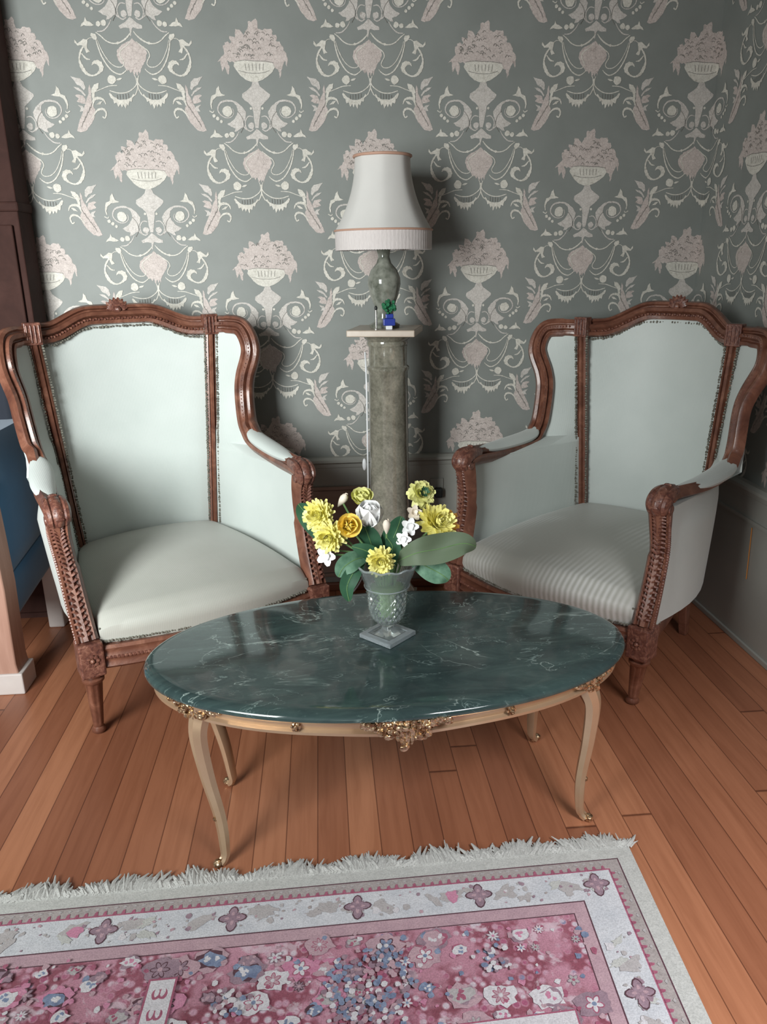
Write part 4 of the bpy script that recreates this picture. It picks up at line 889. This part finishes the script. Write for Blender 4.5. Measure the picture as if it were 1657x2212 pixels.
def petalmesh(bm, R, c, az, el, ln, w, curl=0.3, n=4):
    """one petal: starts at c, azimuth az about local z, elevation el, cupped."""
    rows = []
    for i in range(n+1):
        t = i/n; e = el+curl*t; ww = w*(math.sin(PI*(0.12+0.80*t))**.7)*.5; base = Vector((math.cos(az)*math.cos(e), math.sin(az)*math.cos(e), math.sin(e)))*ln*t
        sd = Vector((-math.sin(az), math.cos(az), 0)); up = Vector((-math.cos(az)*math.sin(e), -math.sin(az)*math.sin(e), math.cos(e)))
        rows.append([c+R@(base-sd*ww+up*ww*.25), c+R@base, c+R@(base+sd*ww+up*ww*.25)])
    grid(bm, rows)
def stem_obj(par, c, org):
    bm = bmesh.new(); a = Vector((VX, VY, VZ+0.07)); mid = Vector((VX+(c.x-VX)*.35, VY+(c.y-VY)*.3, VZ+0.19))
    tube(bm, [p-org for p in spl([a, mid, c], 6)], 0.0022, 6); build('stem', bm, 'stem', par)
def flower(name, kind, px, r, facing, mk, label, mk2=None):
    org = Vector(px); root = empty(name, org, 0, label, 'flower', None); rd = random.Random(len(label)+int(px[0]*1000)); R = frame_of(Vector(facing)); c = Vector((0, 0, 0)); bm = bmesh.new()
    if kind == 'mum':
        for ring, (el, cnt, ln) in enumerate(((-0.35, 20, 1.0), (-.1, 21, 1.0), (.15, 20, .96), (.4, 19, .88), (.65, 17, .8), (.9, 14, .7), (1.15, 10, .6), (1.4, 6, .5))):
            for k in range(cnt): petalmesh(bm, R, c+R@Vector((0, 0, -r*.25+ring*r*.02)), 2*PI*k/cnt+ring*.31+rd.uniform(-.12, .12), el+rd.uniform(-.15, .15), r*ln*rd.uniform(.84, 1.08), r*.30, rd.uniform(.1, .6))
    elif kind == 'rose':
        for ring, (el, cnt, ln, w) in enumerate(((.25, 6, 1.0, 1.2), (.6, 5, .95, 1.1), (.95, 5, .85, 1.0), (1.2, 4, .75, .8), (1.4, 3, .65, .6))):
            for k in range(cnt): petalmesh(bm, R, c+R@Vector((0, 0, -r*.4)), 2*PI*k/cnt+ring*.5, el, r*ln, r*w, .45, 6)
    elif kind == 'ruffle':
        for ring in range(6):
            for k in range(11):
                a = 2*PI*k/11+ring*.4; petalmesh(bm, R, c+R@Vector((0, 0, -r*.3)), a, -.1+ring*.27+rd.uniform(-.15, .15), r*(1.02-ring*.07), r*.55, rd.uniform(-.3, .5))
    elif kind == 'star':
        for k in range(5): petalmesh(bm, R, c, 2*PI*k/5, .15, r, r*.75, .1)
        for k in range(4): petalmesh(bm, R, c, 2*PI*k/4+.4, .7, r*.6, r*.5, .1)
    elif kind == 'cup':
        rows = []
        for i in range(9):
            t = i/8; rr = r*(0.25+0.75*math.sin(t*PI*.5)**.7); rows.append([R@Vector((rr*(1+.05*math.sin(a*3+.5))*math.cos(a), rr*math.sin(a)*.8, -r*.55+r*1.0*t+ (0.05*r*math.sin(a*3) if i > 6 else 0))) for a in [2*PI*k/24 for k in range(25)]])
        V_ = grid(bm, rows); grid(bm, [[p*0.93+R@Vector((0, 0, .03*r)) for p in row] for row in rows[::-1]]); 
        for k in range(16): petalmesh(bm, R, R@Vector((0, 0, r*.02)), k*.9, .35+.07*k, r*.82, r*.8, .4)
    elif kind == 'tulip':
        for ring, (el, cnt, ln, w) in enumerate(((.62, 5, 1.15, 1.25), (.95, 5, 1.1, 1.1), (1.2, 4, 1.0, 1.0), (1.4, 3, .9, .8))):
            for k in range(cnt): petalmesh(bm, R, c+R@Vector((0, 0, -r*.6)), 2*PI*k/cnt+ring*.6, el, r*ln, r*w, .55, 6)
    elif kind == 'bud':
        rows = [[R@Vector((r*q*math.cos(a), r*q*math.sin(a), z*r)) for a in [2*PI*k/14 for k in range(15)]] for q, z in ((.05, -1.9), (.35, -1.2), (.62, -.4), (.72, .3), (.55, .9), (.12, 1.25))]
        grid(bm, rows); petalmesh(bm, R, c+R@Vector((0, 0, -r)), .4, 1.3, r*2.3, r*1.1, .1)
    bo = build('bloom', bm, mk, root)
    if mk2:
        bm = bmesh.new()
        if mk2[1] == 'centre':
            for k in range(16): a = rd.uniform(0, 6.28); q = rd.uniform(0, r*.32); petalmesh(bm, R, R@Vector((q*math.cos(a)*.4, q*math.sin(a)*.4, r*.25)), a, .9, r*.42, r*.16, .0)
            build('centre', bm, mk2[0], bo)
        else:
            for k in range(9): petalmesh(bm, R, c+R@Vector((0, 0, -r*.2)), rd.uniform(-.7, .5), rd.uniform(-.35, .2), r*1.12, r*.42, .1)
            build('outer_petals', bm, mk2[0], bo)
    stem_obj(root, org-Vector(facing).normalized()*r*.4, org)
    return root
cf = Vector((0, -1, .35))
flower('chrysanthemum', 'mum', (-0.022, 1.645, 0.712), .040, (-.5, -1, .5), 'yel', 'upper pale yellow chrysanthemum at far left of the vase bouquet')
flower('chrysanthemum', 'mum', (0.000, 1.600, 0.672), .038, (-.3, -1, .1), 'yel', 'pale yellow chrysanthemum just below the upper left one, touching the orange-yellow rose')
flower('rose', 'rose', (0.046, 1.60, 0.698), .036, (.1, -1, .5), 'yel2', 'golden yellow rose beside the left chrysanthemums')
flower('rose', 'rose', (0.080, 1.68, 0.738), .034, (.0, -.5, 1), 'lime', 'pale yellow rose behind the large white bloom, top centre')
flower('lily_bud', 'bud', (0.036, 1.68, 0.735), .013, (.5, -.3, .8), 'crm', 'small cream bud pointing up behind the golden rose')
flower('peony', 'tulip', (0.093, 1.63, 0.714), .050, (.05, -.25, 1), 'wht', 'large white cup-shaped bloom at top centre of the bouquet')
flower('calla_lily', 'bud', (0.127, 1.58, 0.702), .012, (.0, -.2, 1), 'crm', 'narrow cream calla lily in front of the white cup bloom')
flower('carnation', 'ruffle', (0.216, 1.66, 0.748), .034, (.2, -1, .6), 'lime', 'lime yellow carnation with green centre, highest on the right', ('leaf', 'centre'))
flower('chrysanthemum', 'mum', (0.246, 1.61, 0.695), .046, (.4, -1, .8), 'yel', 'big golden chrysanthemum with amber petals at right of the bouquet', ('org', 'edge'))
flower('chrysanthemum', 'mum', (0.111, 1.555, 0.628), .034, (-.1, -1, .15), 'yel', 'round yellow chrysanthemum hanging low over the front of vase rim')
flower('freesia', 'star', (-0.006, 1.60, 0.630), .024, (-.4, -1, .2), 'wht', 'small white blossom lowest at the left side of the bouquet')
flower('freesia', 'star', (0.180, 1.60, 0.690), .021, (.0, -1, .4), 'wht', 'upper white blossom between white cup and golden chrysanthemum')
flower('freesia', 'star', (0.165, 1.585, 0.668), .019, (-.3, -1, .2), 'wht', 'lower white blossom just above the large sage leaf')
flower('freesia', 'star', (0.193, 1.63, 0.712), .019, (.2, -1, .6), 'crm', 'greyish cream blossom under the lime yellow carnation')
def leafobj(name, pts, w, mk, label, wave=0.0, twist=(0, -1, .3), fold=.2):
    org = Vector(pts[0]); root = empty(name, org, 0, label, 'leaf'); P = [p-org for p in spl(pts, 7)]; n = len(P); rows = []; up = Vector(twist).normalized()
    for i, p in enumerate(P):
        t = i/(n-1); tg = (P[min(i+1, n-1)]-P[max(i-1, 0)]).normalized(); sd = tg.cross(up).normalized(); ww = w*.5*(math.sin(PI*min(.985, .06+.92*t))**.75)
        rows.append([p+sd*ww*q+up*(fold*ww*abs(q)+wave*math.sin(t*9+q)*ww) for q in (-1, -.66, -.33, 0, .33, .66, 1)])
    bm = bmesh.new(); slab(bm, rows, [[p-up*.0008 for p in r_] for r_ in rows]); b = build('blade', bm, mk, root)
    bm = bmesh.new(); tube(bm, [r_[3]+up*.0005 for r_ in rows], 0.0009, 5); build('midrib', bm, 'stem', b)
    stem_obj(root, org, org)
leafobj('broad_leaf', [(0.150, 1.585, 0.615), (0.19, 1.56, 0.642), (0.24, 1.55, 0.655), (0.290, 1.555, 0.662), (0.322, 1.56, 0.652)], .066, 'sage', 'broad matte sage leaf folding out to the right over the vase rim', .3, (0, -1, .5))
leafobj('broad_leaf', [(0.185, 1.60, 0.612), (0.215, 1.57, 0.605), (0.245, 1.56, 0.590), (0.262, 1.56, 0.574)], .055, 'teal', 'grey-green leaf drooping under the broad sage leaf', .1)
leafobj('ivy_leaf', [(0.02, 1.63, 0.63), (-0.02, 1.66, 0.67), (-0.05, 1.68, 0.705), (-0.066, 1.68, 0.728)], .05, 'leaf', 'dark green leaf behind the left yellow chrysanthemums')
leafobj('ivy_leaf', [(0.075, 1.60, 0.618), (0.052, 1.57, 0.600), (0.036, 1.56, 0.570), (0.040, 1.56, 0.535)], .038, 'leaf', 'pointed green leaf hanging lowest at the left of the vase')
leafobj('ivy_leaf', [(0.085, 1.60, 0.625), (0.055, 1.58, 0.625), (0.030, 1.57, 0.612), (0.018, 1.57, 0.590)], .045, 'teal', 'mid green leaf beside the low white blossom')
leafobj('ivy_leaf', [(0.105, 1.62, 0.60), (0.098, 1.62, 0.635), (0.088, 1.62, 0.668), (0.08, 1.62, 0.69)], .05, 'leaf', 'dark leaf under the golden rose and white cup bloom')
leafobj('ivy_leaf', [(0.130, 1.63, 0.60), (0.140, 1.63, 0.64), (0.155, 1.63, 0.675), (0.165, 1.63, 0.705)], .055, 'leaf', 'dark leaf right of the cream calla lily')
leafobj('ivy_leaf', [(0.115, 1.60, 0.60), (0.10, 1.59, 0.628), (0.078, 1.585, 0.645), (0.05, 1.585, 0.655)], .035, 'leaf', 'dark leaf crossing the stems below the golden rose')
leafobj('ivy_leaf', [(0.125, 1.60, 0.595), (0.135, 1.59, 0.62), (0.140, 1.585, 0.65), (0.128, 1.585, 0.672)], .04, 'leaf', 'dark leaf directly below the cream calla lily')
